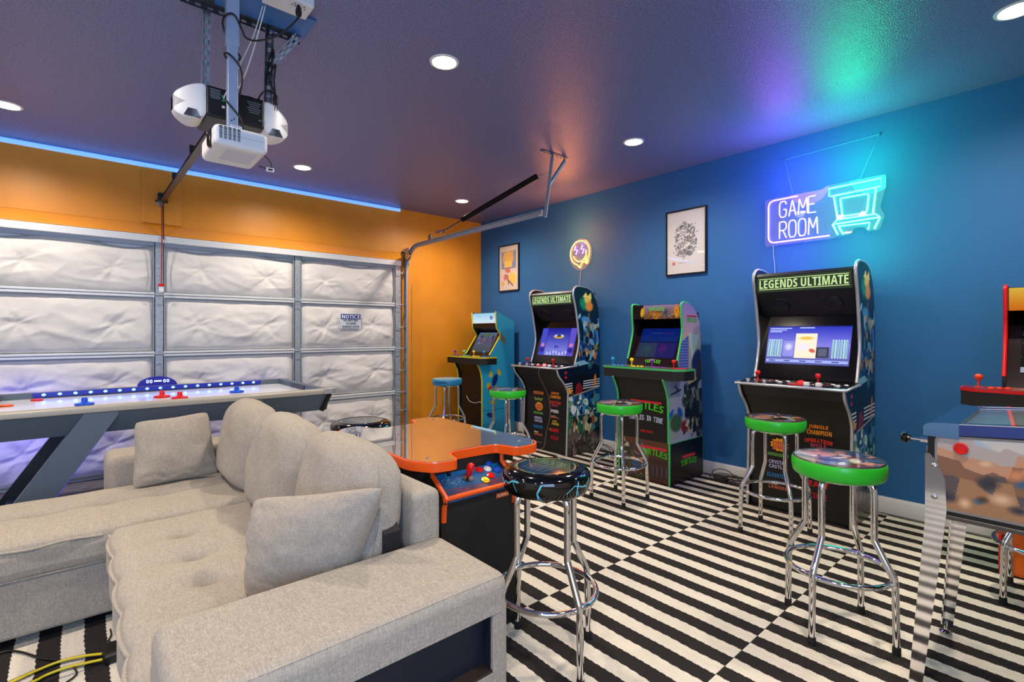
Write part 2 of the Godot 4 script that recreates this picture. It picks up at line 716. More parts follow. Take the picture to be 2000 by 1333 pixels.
# ---------------------------------------------------------------- the room
func build_room():
	struct("floor", bx(Vector3(0.54, -0.06, -2.16), Vector3(7.6, 0.12, 7.0)), M.concrete)
	struct("ceiling", bx(Vector3(0.54, 2.803, -2.16), Vector3(7.6, 0.12, 7.0)), M.ceiling)
	struct("wall_right", bx(Vector3(4.24, 1.37, -2.16), Vector3(0.12, 2.745, 7.0)), M.blue)
	struct("wall_left", bx(Vector3(-3.16, 1.37, -2.16), Vector3(0.12, 2.745, 7.0)), M.white_wall)
	struct("wall_back", boxes([[Vector3(0.5, 2.4215, -5.536), Vector3(7.36, 0.643, 0.12)], [Vector3(3.565, 1.05, -5.536), Vector3(1.23, 2.1, 0.12)], [Vector3(-2.5, 1.05, -5.536), Vector3(1.2, 2.1, 0.12)]]), M.orange)
	struct("wall_front", boxes([[Vector3(0.54, 0.375, 1.22), Vector3(7.4, 0.75, 0.12)], [Vector3(0.54, 2.45, 1.22), Vector3(7.4, 0.60, 0.12)], [Vector3(-2.6, 1.45, 1.22), Vector3(1.2, 1.4, 0.12)], [Vector3(2.2, 1.45, 1.22), Vector3(4.0, 1.4, 0.12)]]), M.white_wall)
	var w = Node3D.new()
	w.name = "window_1"
	w.set_meta("kind", "structure")
	add_child(w)
	w.position = Vector3(-0.9, 1.45, 1.22)
	obj("window_frame", boxes([[Vector3(0, 0.68, 0), Vector3(2.2, 0.05, 0.08)], [Vector3(0, -0.68, 0), Vector3(2.2, 0.05, 0.08)], [Vector3(-1.075, 0, 0), Vector3(0.05, 1.4, 0.08)], [Vector3(1.075, 0, 0), Vector3(0.05, 1.4, 0.08)], [Vector3(0, 0, 0), Vector3(0.04, 1.4, 0.06)]]), M.white_trim, w)
	for s in [-0.54, 0.54]:
		obj("pane", bx(Vector3(s, 0, 0), Vector3(1.04, 1.32, 0.006)), M.glass, w)
	# white baseboard of the blue wall: board with a stepped top
	struct("baseboard_right", pr(V2([0, 0, 0.016, 0, 0.016, 0.085, 0.010, 0.098, 0.006, 0.108, 0, 0.108]), Transform3D(Basis(Vector3(-1, 0, 0), Vector3(0, 1, 0), Vector3(0, 0, -1)), Vector3(4.18, 0, 0)), -1.15, 5.47), M.white_trim)
	struct("baseboard_back", bx(Vector3(3.6, 0.05, -5.469), Vector3(1.16, 0.10, 0.014), 0.004), M.orange)
	# painted boards over the door: ledge, centre pad for the opener bracket, jamb
	struct("trim_1", pr(V2([-5.476, 2.10, -5.385, 2.10, -5.385, 2.112, -5.462, 2.205, -5.476, 2.205]), FR_ZY, -1.93, 2.93), M.orange)
	struct("trim_2", bx(Vector3(0.557, 2.455, -5.450), Vector3(0.295, 0.49, 0.022), 0.006), M.orange)
	struct("trim_3", bx(Vector3(2.955, 1.10, -5.4635), Vector3(0.05, 2.2, 0.025), 0.002), M.orange)
	struct("trim_4", bx(Vector3(-0.09, 2.472, -5.468), Vector3(6.0, 0.54, 0.020), 0.003), M.orange)
	# blue LED strip in the joint of ceiling and back wall
	var led = mat(Color(0.8, 0.9, 1.0), 0.4)
	led.emission_enabled = true
	led.emission = Color(0.25, 0.58, 1.0)
	led.emission_energy_multiplier = 1.3
	tag(obj("led_strip", pr(V2([0, 0, 0.020, 0.006, 0.020, 0.034, 0.0, 0.04]), Transform3D(Basis(Vector3(0, 0, 1), Vector3(0, 1, 0), Vector3(1, 0, 0)), Vector3(0, 2.702, -5.458)), -3.0, 2.93), led), "glowing blue light strip along the joint between ceiling and orange wall", "light strip")
	for x in [-2.0, 0.0, 1.9]:
		area_light("led_strip_light", Vector3(x, 2.715, -5.432), Vector3(x, 2.55, -5.30), Vector2(1.9, 0.012), Color(0.25, 0.5, 1.0), 0.12)

	var k = 0
	var names = {"1.53 -2.34": "brightest recessed ceiling light, nearest to the projector", "3.3 -2.34": "recessed ceiling light between the spring track and the big neon sign", "1.53 -4.68": "recessed ceiling light just right of the projector, by the orange wall", "3.3 -4.68": "recessed ceiling light below the dark door spring, near the room corner", "-0.37 -4.68": "recessed ceiling light at the left edge, above the insulated door", "3.3 -0.21": "recessed ceiling light at the upper right corner, by the teal glow"}
	for z in [-4.68, -2.34, -0.21]:
		for x in [-2.2, -0.37, 1.53, 3.3]:
			var lab = names.get("%s %s" % [str(x), str(z)], "recessed round ceiling light outside the picture, left of, above or behind the camera")
			downlight(x, z, lab)

	# striped rugs: runners side by side, the stripes shifted by one at each seam
	var sa = pmat(stripe_tex(true), 0.95)
	sa.normal_enabled = true
	sa.normal_texture = noise_tex(0.2, 41, Color.BLACK, Color.WHITE, 256, true, 3.0)
	sa.metallic_specular = 0.1
	var P = 0.139
	rug([-0.8, -0.87, 4.10, -0.87, 4.10, -0.10, -0.8, -0.10], 0.0545, sa, "black and white striped rug runner under the nearest green stool and table legs")
	rug([-0.8, -0.10, 4.10, -0.10, 4.10, 0.67, -0.8, 0.67], -0.015, sa, "black and white striped rug runner closest to the camera, under the pinball machine")
	rug([0.85, -1.64, 4.10, -1.64, 4.10, -0.872, 0.85, -0.872], -0.015, sa, "black and white striped rug runner under the near black stool and large cabinet stool")
	rug([0.85, -2.385, 4.10, -2.628, 4.10, -1.642, 0.85, -1.642], 0.0545, sa, "black and white striped rug runner in front of the green edged cabinet")
	var fr = rug([0.95, -3.25, 4.10, -3.486, 4.10, -2.632, 0.95, -2.396], 0.02, sa, "black and white striped rug runner with a pale bound edge beside the cocktail table")
	obj("edge_binding", pr(V2([0.95, -2.410, 4.10, -2.646, 4.10, -2.630, 0.95, -2.394]), FR_XZ, 0.0, 0.012), mat(Color(0.78, 0.77, 0.75), 0.8), fr)
	rug([1.0, -4.10, 4.10, -4.30, 4.10, -3.49, 1.0, -3.254], 0.05, sa, "black and white striped rug runner below the small blue cabinet and its stools")
	rug([-0.9, -3.35, 0.84, -3.35, 0.84, -2.39, -0.9, -2.39], 0.012, sa, "black and white striped rug under the chaise, with yellow cables on it")
	rug([-0.9, -2.382, 0.84, -2.382, 0.84, -1.6, -0.9, -1.6], 0.012, sa, "black and white striped rug at the lower left corner, closest to the sofa front")
	rug([-0.9, -4.3, 0.84, -4.3, 0.84, -3.36, -0.9, -3.36], 0.012, sa, "black and white striped rug seen under the grey game table legs")

func rug(q, phase, m, lab):
	var t = thing("rug", lab, "rug", Vector3(), 0.0, "striped runners covering the floor")
	var b = MB.new()
	var pts = V2(q)
	var h = 0.008
	var P = []
	for p in pts:
		P.append(Vector3(p.x, h, p.y))
	var uv = []
	for p in pts:
		uv.append(Vector2((p.x - phase) / 0.139, p.y / 0.7))
	b.quad(P[0], P[1], P[2], P[3], Vector3.UP, uv[0], uv[1], uv[2], uv[3])
	for i in 4:
		var j = (i + 1) % 4
		var d = (P[j] - P[i]).normalized()
		var a0 = P[i]; var a1 = P[j]
		b.quad(a0, a1, Vector3(a1.x, 0, a1.z), Vector3(a0.x, 0, a0.z), Vector3(-d.z, 0, d.x) * -1.0, uv[i], uv[j], uv[j], uv[i])
	obj("pile", b, m, t)
	return t

func downlight(x, z, lab):
	var t = thing("recessed_light", lab, "ceiling light", Vector3(x, 2.743, z), 0.0, "recessed round ceiling lights")
	obj("trim_ring", lt(V2([0.064, -0.002, 0.068, -0.006, 0.080, -0.004, 0.082, 0.0]), 28), M.white_plastic, t)
	obj("lens", lt(V2([0.0, -0.003, 0.065, -0.003]), 24), glow(Color(1.0, 0.90, 0.74), 30.0), t)
	var l = SpotLight3D.new()
	l.name = "lamp"
	l.light_color = Color(1.0, 0.93, 0.84)
	l.light_energy = 4.9
	l.light_size = 0.055
	l.spot_angle = 80.0
	l.spot_angle_attenuation = 1.0
	l.spot_range = 8.0
	l.spot_attenuation = 2.0
	l.shadow_enabled = true
	t.add_child(l)
	l.position = Vector3(0, -0.012, 0)
	l.rotation_degrees = Vector3(-90, 0, 0)

# ---------------------------------------------------------------- insulated garage door
func build_garage_door():
	var d = Node3D.new()
	d.name = "door_1"
	d.set_meta("kind", "structure")
	d.set_meta("label", "white insulated sectional garage door with puffed panels")
	add_child(d)
	d.position = Vector3(0, 0, -5.476)
	var stiles = [-1.85, -0.66, 0.53, 1.72, 2.875]
	var joints = [0.0, 0.52, 1.045, 1.57, 2.06]
	obj("door_skin", bx(Vector3(0.5, 1.05, 0.005), Vector3(4.84, 2.1, 0.012)), M.white_metal, d)
	rng.seed = 77
	for r in 4:
		for k in 4:
			var x0 = stiles[k] + 0.03
			var x1 = stiles[k + 1] - 0.03
			var y0 = joints[r] + 0.02
			var y1 = joints[r + 1] - 0.02
			var top = 0.06 if r == 3 else 0.0
			var ph = rng.randf() * 10.0
			var pins = []
			for s in [-0.285, 0.285]:
				pins.append(Vector3((x0 + x1) / 2 + s + rng.randf_range(-0.02, 0.02), (y0 + y1) / 2 + rng.randf_range(-0.03, 0.03), rng.randf() * TAU))
			var fn = FastNoiseLite.new()
			fn.seed = 100 + r * 7 + k
			fn.frequency = 2.6
			fn.fractal_octaves = 2
			var f = func(u, w):
				var x = lerpf(x0, x1, u)
				var y = lerpf(y0, y1 - top * (0.5 + 0.5 * sin(u * 9.0 + ph)), w)
				var e = minf(1.0, 2.2 * pow(sin(PI * clampf(u, 0.0, 1.0)), 0.5)) * pow(maxf(sin(PI * pow(w, 0.75)), 0.0), 0.5)
				var h = 0.060 + 0.010 * fn.get_noise_2d(x * 0.7, y * 1.3) + 0.0025 * fn.get_noise_2d(x * 2.0 + 7.0, y * 3.0)
				h += 0.008 * pow(1.0 - absf(fn.get_noise_2d(x * 0.5 + 30.0, y * 1.3 + x * 0.25)), 5.0) + 0.0035 * pow(1.0 - absf(fn.get_noise_2d(x * 0.9 + 60.0, y * 1.5 - x * 0.6)), 5.0)
				for p in pins:
					var dx = x - p.x
					var dy = y - p.y
					var q = sqrt(dx * dx + dy * dy)
					var a = atan2(dy, dx)
					h -= 0.034 * exp(-q / 0.070)
					var wr = sin(5.0 * a + p.z + 2.0 * fn.get_noise_2d(x * 2.0, y * 2.0)) + 0.7 * sin(9.0 * a - p.z * 2.0) + 0.4 * sin(17.0 * a + 1.0)
					h += 0.0052 * wr * exp(-q / 0.20) * minf(1.0, q / 0.05)
				return Vector3(x, y, 0.014 + e * h)
			var b = MB.new()
			b.sheet(64, 36, f, Vector3(0, 0, 1))
			obj("insulation_panel", b, M.insul, d)
	for j in [1, 2, 3]:
		for k in 4:
			var xm = (stiles[k] + stiles[k + 1]) / 2
			var ln = stiles[k + 1] - stiles[k] - 0.06
			obj("rail", boxes([[Vector3(xm, joints[j] + 0.013, 0.042), Vector3(ln, 0.020, 0.05)], [Vector3(xm, joints[j] - 0.011, 0.040), Vector3(ln, 0.022, 0.046)]], 0.004), M.white_metal, d)
	for k in 4:
		var xm = (stiles[k] + stiles[k + 1]) / 2
		obj("top_flange", bx(Vector3(xm, 2.03, 0.03), Vector3(stiles[k + 1] - stiles[k] - 0.06, 0.05, 0.04), 0.004), mat(Color(0.62, 0.66, 0.72), 0.5, 0.2), d)
	# strengthening strut along the top
	obj("strut", boxes([[Vector3(0.5, 2.085, 0.075), Vector3(4.8, 0.018, 0.075)], [Vector3(0.5, 2.062, 0.108), Vector3(4.8, 0.055, 0.008)], [Vector3(0.5, 2.040, 0.075), Vector3(4.8, 0.008, 0.07)]], 0.003), M.white_metal, d)
	for k in 5:
		var wd = 0.078 if k < 4 else 0.085
		obj("stile", boxes([[Vector3(stiles[k], 1.04, 0.045), Vector3(wd - 0.02, 2.06, 0.05)], [Vector3(stiles[k] - wd / 2, 1.04, 0.04), Vector3(0.008, 2.06, 0.045)], [Vector3(stiles[k] + wd / 2, 1.04, 0.04), Vector3(0.008, 2.06, 0.045)]], 0.002), M.galv, d)
		for j in [1, 2, 3]:
			var hb = boxes([[Vector3(stiles[k], joints[j] + 0.05, 0.073), Vector3(0.05, 0.085, 0.005)], [Vector3(stiles[k], joints[j] - 0.05, 0.073), Vector3(0.05, 0.085, 0.005)]], 0.001)
			hb.tube([Vector3(stiles[k] - 0.035, joints[j], 0.076), Vector3(stiles[k] + 0.035, joints[j], 0.076)], 0.007, 8)
			for yy in [-0.075, -0.03, 0.03, 0.075]:
				hb.box(Vector3(stiles[k], joints[j] + yy, 0.078), Vector3(0.011, 0.011, 0.006))
			obj("hinge", hb, M.galv, d)
	for y in [0.30, 0.52, 0.78, 1.045, 1.30, 1.57, 1.95]:
		var rb = tb([Vector3(2.88, y, 0.08), Vector3(2.965, y, 0.08)], 0.006, 8)
		rb.box(Vector3(2.875, y, 0.076), Vector3(0.06, 0.07, 0.008), 0.001)
		rb.tube([Vector3(2.955, y, 0.08), Vector3(2.972, y, 0.08)], 0.022, 14)
		obj("roller", rb, M.galv, d)
	var holes = MB.new()
	for i in 26:
		holes.tube([Vector3(2.897, 0.15 + i * 0.07, 0.069), Vector3(2.897, 0.15 + i * 0.07, 0.0745)], 0.006, 8)
	obj("bolt", holes, M.white_metal, d).set_meta("kind", "stuff")

	var s = thing("notice_sign", "small blue and white notice sign on the white garage door panel", "sign", Vector3(2.283, 1.364, -5.385))
	obj("plate", bx(Vector3(), Vector3(0.238, 0.165, 0.004), 0.001), mat(Color(0.80, 0.84, 0.90), 0.4), s)
	obj("header", bx(Vector3(0, 0.049, 0.0015), Vector3(0.226, 0.058, 0.004)), mat(Color(0.05, 0.14, 0.50), 0.4), s)
	text(s, "lettering", "NOTICE", mat(Color(0.9, 0.92, 0.95), 0.4), Vector3(0, 0.049, 0.004), 0.205, 0.042)
	var dk = mat(Color(0.03, 0.04, 0.10), 0.5)
	text(s, "lettering", "DO NOT TRY", dk, Vector3(0, 0.006, 0.0025), 0.165, 0.022)
	text(s, "lettering", "TO OPEN", dk, Vector3(0, -0.028, 0.0025), 0.115, 0.022)
	text(s, "lettering", "GARAGE DOOR", dk, Vector3(0, -0.062, 0.0025), 0.195, 0.022)

# ---------------------------------------------------------------- sofa
func bulge(z): return 0.017 * pow(absf(sin(PI * (z + 1.63) / 0.25)), 0.7) - 0.008

func tufted(x0, x1, z0, z1, y0, y1, r, tufts, puff, seedn):
	var b = MB.new()
	var fn = FastNoiseLite.new()
	fn.seed = seedn; fn.frequency = 3.0
	var cx = (x0 + x1) / 2.0
	var cz = (z0 + z1) / 2.0
	var f = func(p, n):
		var u = (p.x - x0) / (x1 - x0)
		var w = (p.z - z0) / (z1 - z0)
		var e = pow(maxf(sin(PI * clampf(u, 0, 1)) * sin(PI * clampf(w, 0, 1)), 0.0), 0.35)
		if p.y > (y0 + y1) / 2:
			var h = puff * e + 0.006 * fn.get_noise_2d(p.x, p.z)
			for t in tufts:
				var d = Vector2(p.x - t.x, p.z - t.y)
				var q = d.length()
				h -= 0.068 * exp(-q / 0.028)
				var a = atan2(d.y, d.x)
				h -= 0.012 * exp(-q / 0.10) * pow(maxf(0.0, cos(2.0 * a)), 6.0)
				h -= 0.017 * exp(-absf(d.y) / 0.014) * exp(-absf(d.x) / 0.20)
			p.y += h
		else:
			p.y = maxf(p.y, y0)
		# soft sides
		p.x += signf(p.x - cx) * absf(n.x) * bulge(p.z)
		p.z += signf(p.z - cz) * 0.006 * maxf(0.0, absf(n.z)) * sin(p.x * 19.0)
		return p
	b.rbox(Vector3(cx, (y0 + y1) / 2, cz), Vector3(x1 - x0, y1 - y0, z1 - z0), r, 3, 56, f)
	return b

func pillow(A, B, C, D, th, seedn, pinch = 0.03):
	# corners: top left, top right, bottom right, bottom left; th is the half thickness in the middle
	var b = MB.new()
	var fn = FastNoiseLite.new()
	fn.seed = seedn; fn.frequency = 1.6
	var nrm = (B - A).cross(D - A).normalized() * -1.0
	var tris = []
	var n = 40
	for side in [1.0, -1.0]:
		var P = []
		for i in n + 1:
			var row = []
			for j in n + 1:
				var u = 0.5 - 0.5 * cos(PI * i / n)
				var w = 0.5 - 0.5 * cos(PI * j / n)
				var p = A.lerp(B, u).lerp(D.lerp(C, u), w)
				var s = sin(PI * u) * sin(PI * w)
				var mid = (A + B + C + D) * 0.25
				# edges draw in between the corners
				p = p.lerp(mid, pinch * (sin(PI * u) * (1.0 - sin(PI * w)) + sin(PI * w) * (1.0 - sin(PI * u))) * 2.0)
				p = p.lerp(mid, 0.07 * pow(absf(2.0 * u - 1.0), 6.0) * pow(absf(2.0 * w - 1.0), 6.0))
				var h = th * pow(maxf(s, 0.0), 0.42)
				var ed = minf(minf(u, 1.0 - u), minf(w, 1.0 - w))
				var wr = sin(34.0 * (u if w < 0.5 else w) + 5.0 * fn.get_noise_2d(u * 2, w * 2)) * exp(-ed / 0.10) * 0.007
				h += (0.010 * fn.get_noise_2d(u * 1.4, w * 1.4 + side) + wr) * minf(1.0, s * 6.0)
				row.append(p + nrm * h * side)
			P.append(row)
		for i in n:
			for j in n:
				for q in [[P[i][j], P[i + 1][j], P[i + 1][j + 1]], [P[i][j], P[i + 1][j + 1], P[i][j + 1]]]:
					if (q[1] - q[0]).cross(q[2] - q[0]).dot(nrm * side) < 0: q = [q[0], q[2], q[1]]
					tris.append(q)
	b.smooth(tris)
	return b

func build_sofa():
	var s = thing("sectional_sofa", "light grey tweed sectional sofa with a chaise and tufted seats", "sofa", Vector3(0.5, 0.008, -2.3))
	var o = Vector3(-0.5, 0, 2.3)
	var fb = M.fabric
	obj("base", boxes([[Vector3(0.47, 0.155, -2.05), Vector3(0.70, 0.23, 1.26)]], 0.02), fb, s, o)
	obj("chaise_base", boxes([[Vector3(0.02, 0.155, -3.04), Vector3(1.62, 0.235, 0.66)]], 0.02), fb, s, o)
	var tf = []
	for z in [-1.63, -1.879, -2.115, -2.383]:
		tf.append(Vector2(0.318, z))
	var seat = tufted(0.085, 0.72, -2.675, -1.415, 0.26, 0.405, 0.045, tf, 0.030, 4)
	obj("seat_cushion", seat, fb, s, o)
	var tc = []
	for x in [-0.62, -0.38, -0.13, 0.09, 0.31]:
		tc.append(Vector2(x, -3.06))
	obj("chaise_cushion", tufted(-0.80, 0.74, -3.365, -2.69, 0.26, 0.40, 0.045, tc, 0.030, 9), fb, s, o)
	# piping on the front edges
	var pa = []
	for i in 90:
		var z = lerpf(-2.655, -1.44, i / 89.0)
		pa.append(Vector3(0.089 - bulge(z), 0.384 + 0.35 * bulge(z), z))
	obj("piping", tb(pa, 0.0065, 8), fb, s, o)
	var pc = []
	for i in 40:
		pc.append(Vector3(lerpf(-0.78, 0.07, i / 39.0), 0.387 + 0.004 * sin(i * 0.6), -2.690))
	obj("piping", tb(pc, 0.0055, 8), fb, s, o)
	# lower welt of the chaise front
	obj("piping", tb([Vector3(-0.78, 0.268, -2.703), Vector3(-0.3, 0.269, -2.703), Vector3(0.08, 0.270, -2.703)], 0.004, 6), fb, s, o)

	# near arm: arch over an open cubby, the top slab with soft edges
	var arm = MB.new()
	arm.rbox(Vector3(0.5125, 0.44, -1.23), Vector3(0.785, 0.245, 0.36), 0.036, 4, 6, null, 0.463)
	arm.box(Vector3(0.5125, 0.252, -1.2525), Vector3(0.783, 0.424, 0.313))
	var rr = rounded(V2([0.844, -1.052, 0.903, -1.052, 0.903, -1.10, 0.844, -1.10]), [0, 0.03, 0, 0], 5)
	arm.prism(rr, FR_XZ, 0.02, 0.47)
	arm.prism(rounded(V2([0.122, -1.10, 0.122, -1.052, 0.18, -1.052, 0.18, -1.10]), [0, 0.03, 0, 0], 5), FR_XZ, 0.02, 0.47)
	arm.box(Vector3(0.512, 0.16, -1.075), Vector3(0.67, 0.29, 0.045))
	obj("arm", arm, fb, s, o)
	obj("arm_seam", tb([Vector3(0.14, 0.553, -1.063), Vector3(0.5, 0.5535, -1.062), Vector3(0.885, 0.553, -1.063)], 0.0022, 6), fb, s, o)
	obj("cubby_lining", boxes([[Vector3(0.512, 0.385, -1.094), Vector3(0.664, 0.158, 0.004)], [Vector3(0.842, 0.385, -1.078), Vector3(0.004, 0.158, 0.034)]]), M.navy, s, o).set_meta("label", "dark navy lining of the open cubby in the arm")
	obj("cubby_shelf", bx(Vector3(0.512, 0.308, -1.075), Vector3(0.664, 0.008, 0.042)), M.brown, s, o)
	# far arm
	var arm2 = MB.new()
	arm2.rbox(Vector3(0.5, 0.30, -3.535), Vector3(0.80, 0.52, 0.33), 0.045, 4, 6, null, 0.04)
	obj("arm", arm2, fb, s, o)
	# back frame
	var bk = MB.new()
	bk.rbox(Vector3(0.8525, 0.375, -2.52), Vector3(0.105, 0.68, 2.25), 0.03, 3, 4)
	obj("back_frame", bk, fb, s, o)
	obj("lining_flap", pr(V2([-1.440, 0.44, -1.425, 0.63, -1.405, 0.61, -1.41, 0.44]), FR_ZY, 0.70, 0.755), M.matte_black, s, o)
	for p in [[0.16, -1.12], [0.85, -1.12], [0.16, -3.62], [0.85, -3.62], [-0.74, -2.78], [-0.74, -3.3], [0.1, -2.8]]:
		obj("foot", lt(V2([0.0, 0.0, 0.018, 0.0, 0.024, 0.045, 0.0, 0.045]), 12), M.black, s, o + Vector3(p[0], 0, p[1]))

	# loose back cushions
	var spans = [[-2.045, -1.415, "nearest the wide arm"], [-2.70, -2.06, "in the middle of the three"], [-3.345, -2.715, "farthest, beside the small throw pillow"]]
	for i in 3:
		var z0 = spans[i][0]
		var z1 = spans[i][1]
		var fn = FastNoiseLite.new()
		fn.seed = 50 + i; fn.frequency = 1.5
		var sd = 3.0 * i
		var f = func(p, n):
			var w = p.z / ((z1 - z0) * 0.5)
			var y = (p.y - 0.225) / 0.235
			var e = maxf(0.0, 1.0 - w * w) * maxf(0.0, 1.0 - y * y)
			p.x += signf(n.x) * (0.045 * sqrt(e) * (-n.x if n.x < 0.0 else 0.3 * n.x)) + 0.012 * fn.get_noise_2d(p.z * 2.0, p.y * 2.0 + sd)
			# corners round off, the upper edge slumps towards one end
			if y > 0.0:
				p.y -= 0.085 * pow(absf(w), 4.0) * y + 0.03 * y * (w * 0.5 + 0.5) * (1.0 if i > 0 else 0.35)
			p.x += maxf(0.0, -n.x) * (0.075 * pow(absf(w), 3.5) + 0.03 * pow(maxf(0.0, y), 3.0))
			p.z *= 1.0 - 0.07 * y * y
			p.x += 0.012 * sin(8.0 * w + 6.0 * y + sd) * e * absf(n.x) * 0.4
			return p
		var b = MB.new()
		b.xf = Transform3D(Basis(Vector3(0, 0, 1), deg_to_rad(-11.0)), Vector3())
		b.rbox(Vector3(0, 0.225, 0), Vector3(0.15, 0.45, z1 - z0), 0.06, 4, 22, f)
		var hi = [0.425, 0.425, 0.425][i]
		tag(obj("back_cushion", b, fb, null, Vector3(0.655, hi, (z0 + z1) / 2)), "large plump grey sofa back cushion, the one " + spans[i][2], "cushion", "loose back cushions of the sofa")
	var p1 = pillow(Vector3(0.21, 0.765, -3.30), Vector3(0.56, 0.785, -3.315), Vector3(0.60, 0.43, -3.225), Vector3(0.195, 0.43, -3.19), 0.075, 3)
	tag(obj("throw_pillow", p1, fb), "small square grey pillow leaning on the far sofa arm", "pillow")
	var p2 = pillow(Vector3(0.425, 0.70, -1.775), Vector3(0.672, 0.795, -1.325), Vector3(0.60, 0.44, -1.46), Vector3(0.37, 0.43, -1.655), 0.085, 12)
	tag(obj("throw_pillow", p2, fb), "rectangular bluish grey pillow propped behind the wide near arm", "pillow")

# ---------------------------------------------------------------- air hockey table
func build_air_hockey():
	var t = thing("air_hockey_table", "long slate grey air hockey table with slanted legs and blue lights", "game table", Vector3(0.49, 0, -4.395))
	var X0 = -0.98
	var X1 = 0.98
	var Z0 = -0.605
	var Z1 = 0.605
	var rim = mat(Color(0.60, 0.585, 0.54), 0.35)
	var slate = mat(Color(0.295, 0.345, 0.40), 0.45)
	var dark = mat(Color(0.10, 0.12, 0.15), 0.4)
	# aprons: leaning inwards, built as closed slabs
	obj("apron", pr(V2([Z1 - 0.004, 0.768, Z1 - 0.062, 0.640, Z1 - 0.085, 0.640, Z1 - 0.05, 0.768]), FR_ZY, X0 + 0.03, X1 - 0.03), slate, t)
	obj("apron", pr(V2([Z0 + 0.004, 0.768, Z0 + 0.062, 0.640, Z0 + 0.085, 0.640, Z0 + 0.05, 0.768]), FR_ZY, X0 + 0.03, X1 - 0.03), slate, t)
	for s in [-1, 1]:
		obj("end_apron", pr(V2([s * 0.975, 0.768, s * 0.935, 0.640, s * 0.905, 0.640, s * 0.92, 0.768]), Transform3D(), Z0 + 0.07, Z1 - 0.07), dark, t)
		for e in [-1, 1]:
			var q = [Vector3(s * 0.95, 0.768, e * 0.601), Vector3(s * 0.91, 0.640, e * 0.545)]
			obj("corner_post", tb([q[0], q[1]], 0.022, 4), M.black, t)
			obj("corner_cap", pr(rounded(V2([s * 0.91, e * 0.618, s * 0.995, e * 0.618, s * 0.995, e * 0.53, s * 0.965, e * 0.53, s * 0.95, e * 0.58, s * 0.91, e * 0.58]), [0, 0.03, 0, 0, 0.02, 0], 4), FR_XZ, 0.770, 0.806), M.silver_edge, t)
	obj("rim", pr(rounded(V2([Z1, 0.768, Z1, 0.800, Z1 - 0.07, 0.806, Z1 - 0.075, 0.760]), [0.004, 0.012, 0.006, 0], 3), FR_ZY, X0, X1), rim, t)
	obj("rim", pr(rounded(V2([Z0, 0.768, Z0, 0.802, Z0 + 0.06, 0.806, Z0 + 0.065, 0.760]), [0.004, 0.012, 0.006, 0], 3), FR_ZY, X0, X1), slate, t)
	for s in [-1, 1]:
		obj("rim", pr(rounded(V2([s * 0.98, 0.768, s * 0.98, 0.800, s * 0.91, 0.806, s * 0.905, 0.760]), [0.004, 0.012, 0.006, 0], 3), Transform3D(), Z0 + 0.06, Z1 - 0.07), slate, t)
		obj("goal_slot", bx(Vector3(s * 0.907, 0.778, 0), Vector3(0.012, 0.03, 0.34)), M.black, t)
	var field = mat(Color(0.78, 0.80, 0.86), 0.12)
	obj("playfield", bx(Vector3(0, 0.748, 0), Vector3(1.83, 0.024, 1.09)), field, t)
	# LED rail along the far side
	obj("led_rail", bx(Vector3(0.0, 0.787, Z0 + 0.072), Vector3(1.50, 0.032, 0.014), 0.003), glow(Color(0.03, 0.12, 0.75), 0.55, Color(0.03, 0.08, 0.4)), t)
	var lb = lt(V2([0.0, -0.011, 0.010, -0.006, 0.013, 0.0, 0.010, 0.006, 0.0, 0.011]), 10)
	var lm = glow(Color(0.55, 0.72, 1.0), 3.0)
	for i in 17:
		obj("led_bulb", lb, lm, t, Vector3(-0.69 + i * 0.0862, 0.787, Z0 + 0.081))
	area_light("led_rail_light", Vector3(0.49, 0.79, -4.895), Vector3(0.49, 0.76, -4.3), Vector2(1.46, 0.02), Color(0.25, 0.40, 1.0), 0.05)
	# scorer on the far rail
	var sc = glow(Color(0.03, 0.03, 0.75), 0.45, Color(0.03, 0.03, 0.35))
	var el = []
	for i in 29:
		var a = PI * i / 28.0
		el.append(Vector2(0.132 * cos(a), 0.075 * sin(a)))
	for i in range(1, 12):
		el.append(Vector2(lerpf(-0.132, 0.132, i / 12.0), -0.012))
	var scn = obj("scorer", pr(el, Transform3D(Basis(), Vector3(-0.013, 0.802, Z0 + 0.01)), -0.03, 0.03), sc, t)
	var dg = glow(Color(0.75, 0.85, 1.0), 2.5)
	for dx in [-0.068, -0.045, 0.045, 0.068]:
		text(scn, "digit", "0", dg, Vector3(-0.013 + dx, 0.84, Z0 + 0.0415), 0.018, 0.026)
	obj("display_bar", bx(Vector3(-0.013, 0.841, Z0 + 0.0415), Vector3(0.05, 0.011, 0.003)), dg, scn)
	# slanted plate legs, a light line on the inner edge
	var bl = glow(Color(0.10, 0.12, 1.0), 2.2)
	for e in [1, -1]:
		for s in [-1, 1]:
			var poly = []
			for p in V2([0.318, 0.765, 0.478, 0.765, 0.478, 0.758, 0.945, 0.02, 0.772, 0.02, 0.318, 0.745]):
				poly.append(Vector2(p.x * s, p.y))
			var z = e * 0.565
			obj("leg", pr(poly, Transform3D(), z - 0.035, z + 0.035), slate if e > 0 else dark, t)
			obj("leg_light", tb([Vector3(s * 0.388, 0.63, z - 0.030), Vector3(s * 0.768, 0.02, z - 0.030)], 0.006, 6), bl, t)
	for s in [-1, 1]:
		obj("stretcher", bx(Vector3(s * 0.84, 0.05, 0), Vector3(0.07, 0.05, 1.06), 0.004), dark, t)
	for e in [[-0.80, 0.40], [0.80, 0.10]]:
		obj("under_light", bx(Vector3(e[0], 0.632, -0.50), Vector3(0.20, 0.012, 0.02)), glow(Color(0.12, 0.12, 1.0), 2.0), t)
		area_light("under_table_light", Vector3(0.49 + e[0], 0.62, -4.93), Vector3(0.49 + e[0] - 0.05, 0.25, -5.4), Vector2(0.20, 0.03), Color(0.14, 0.14, 1.0), e[1])

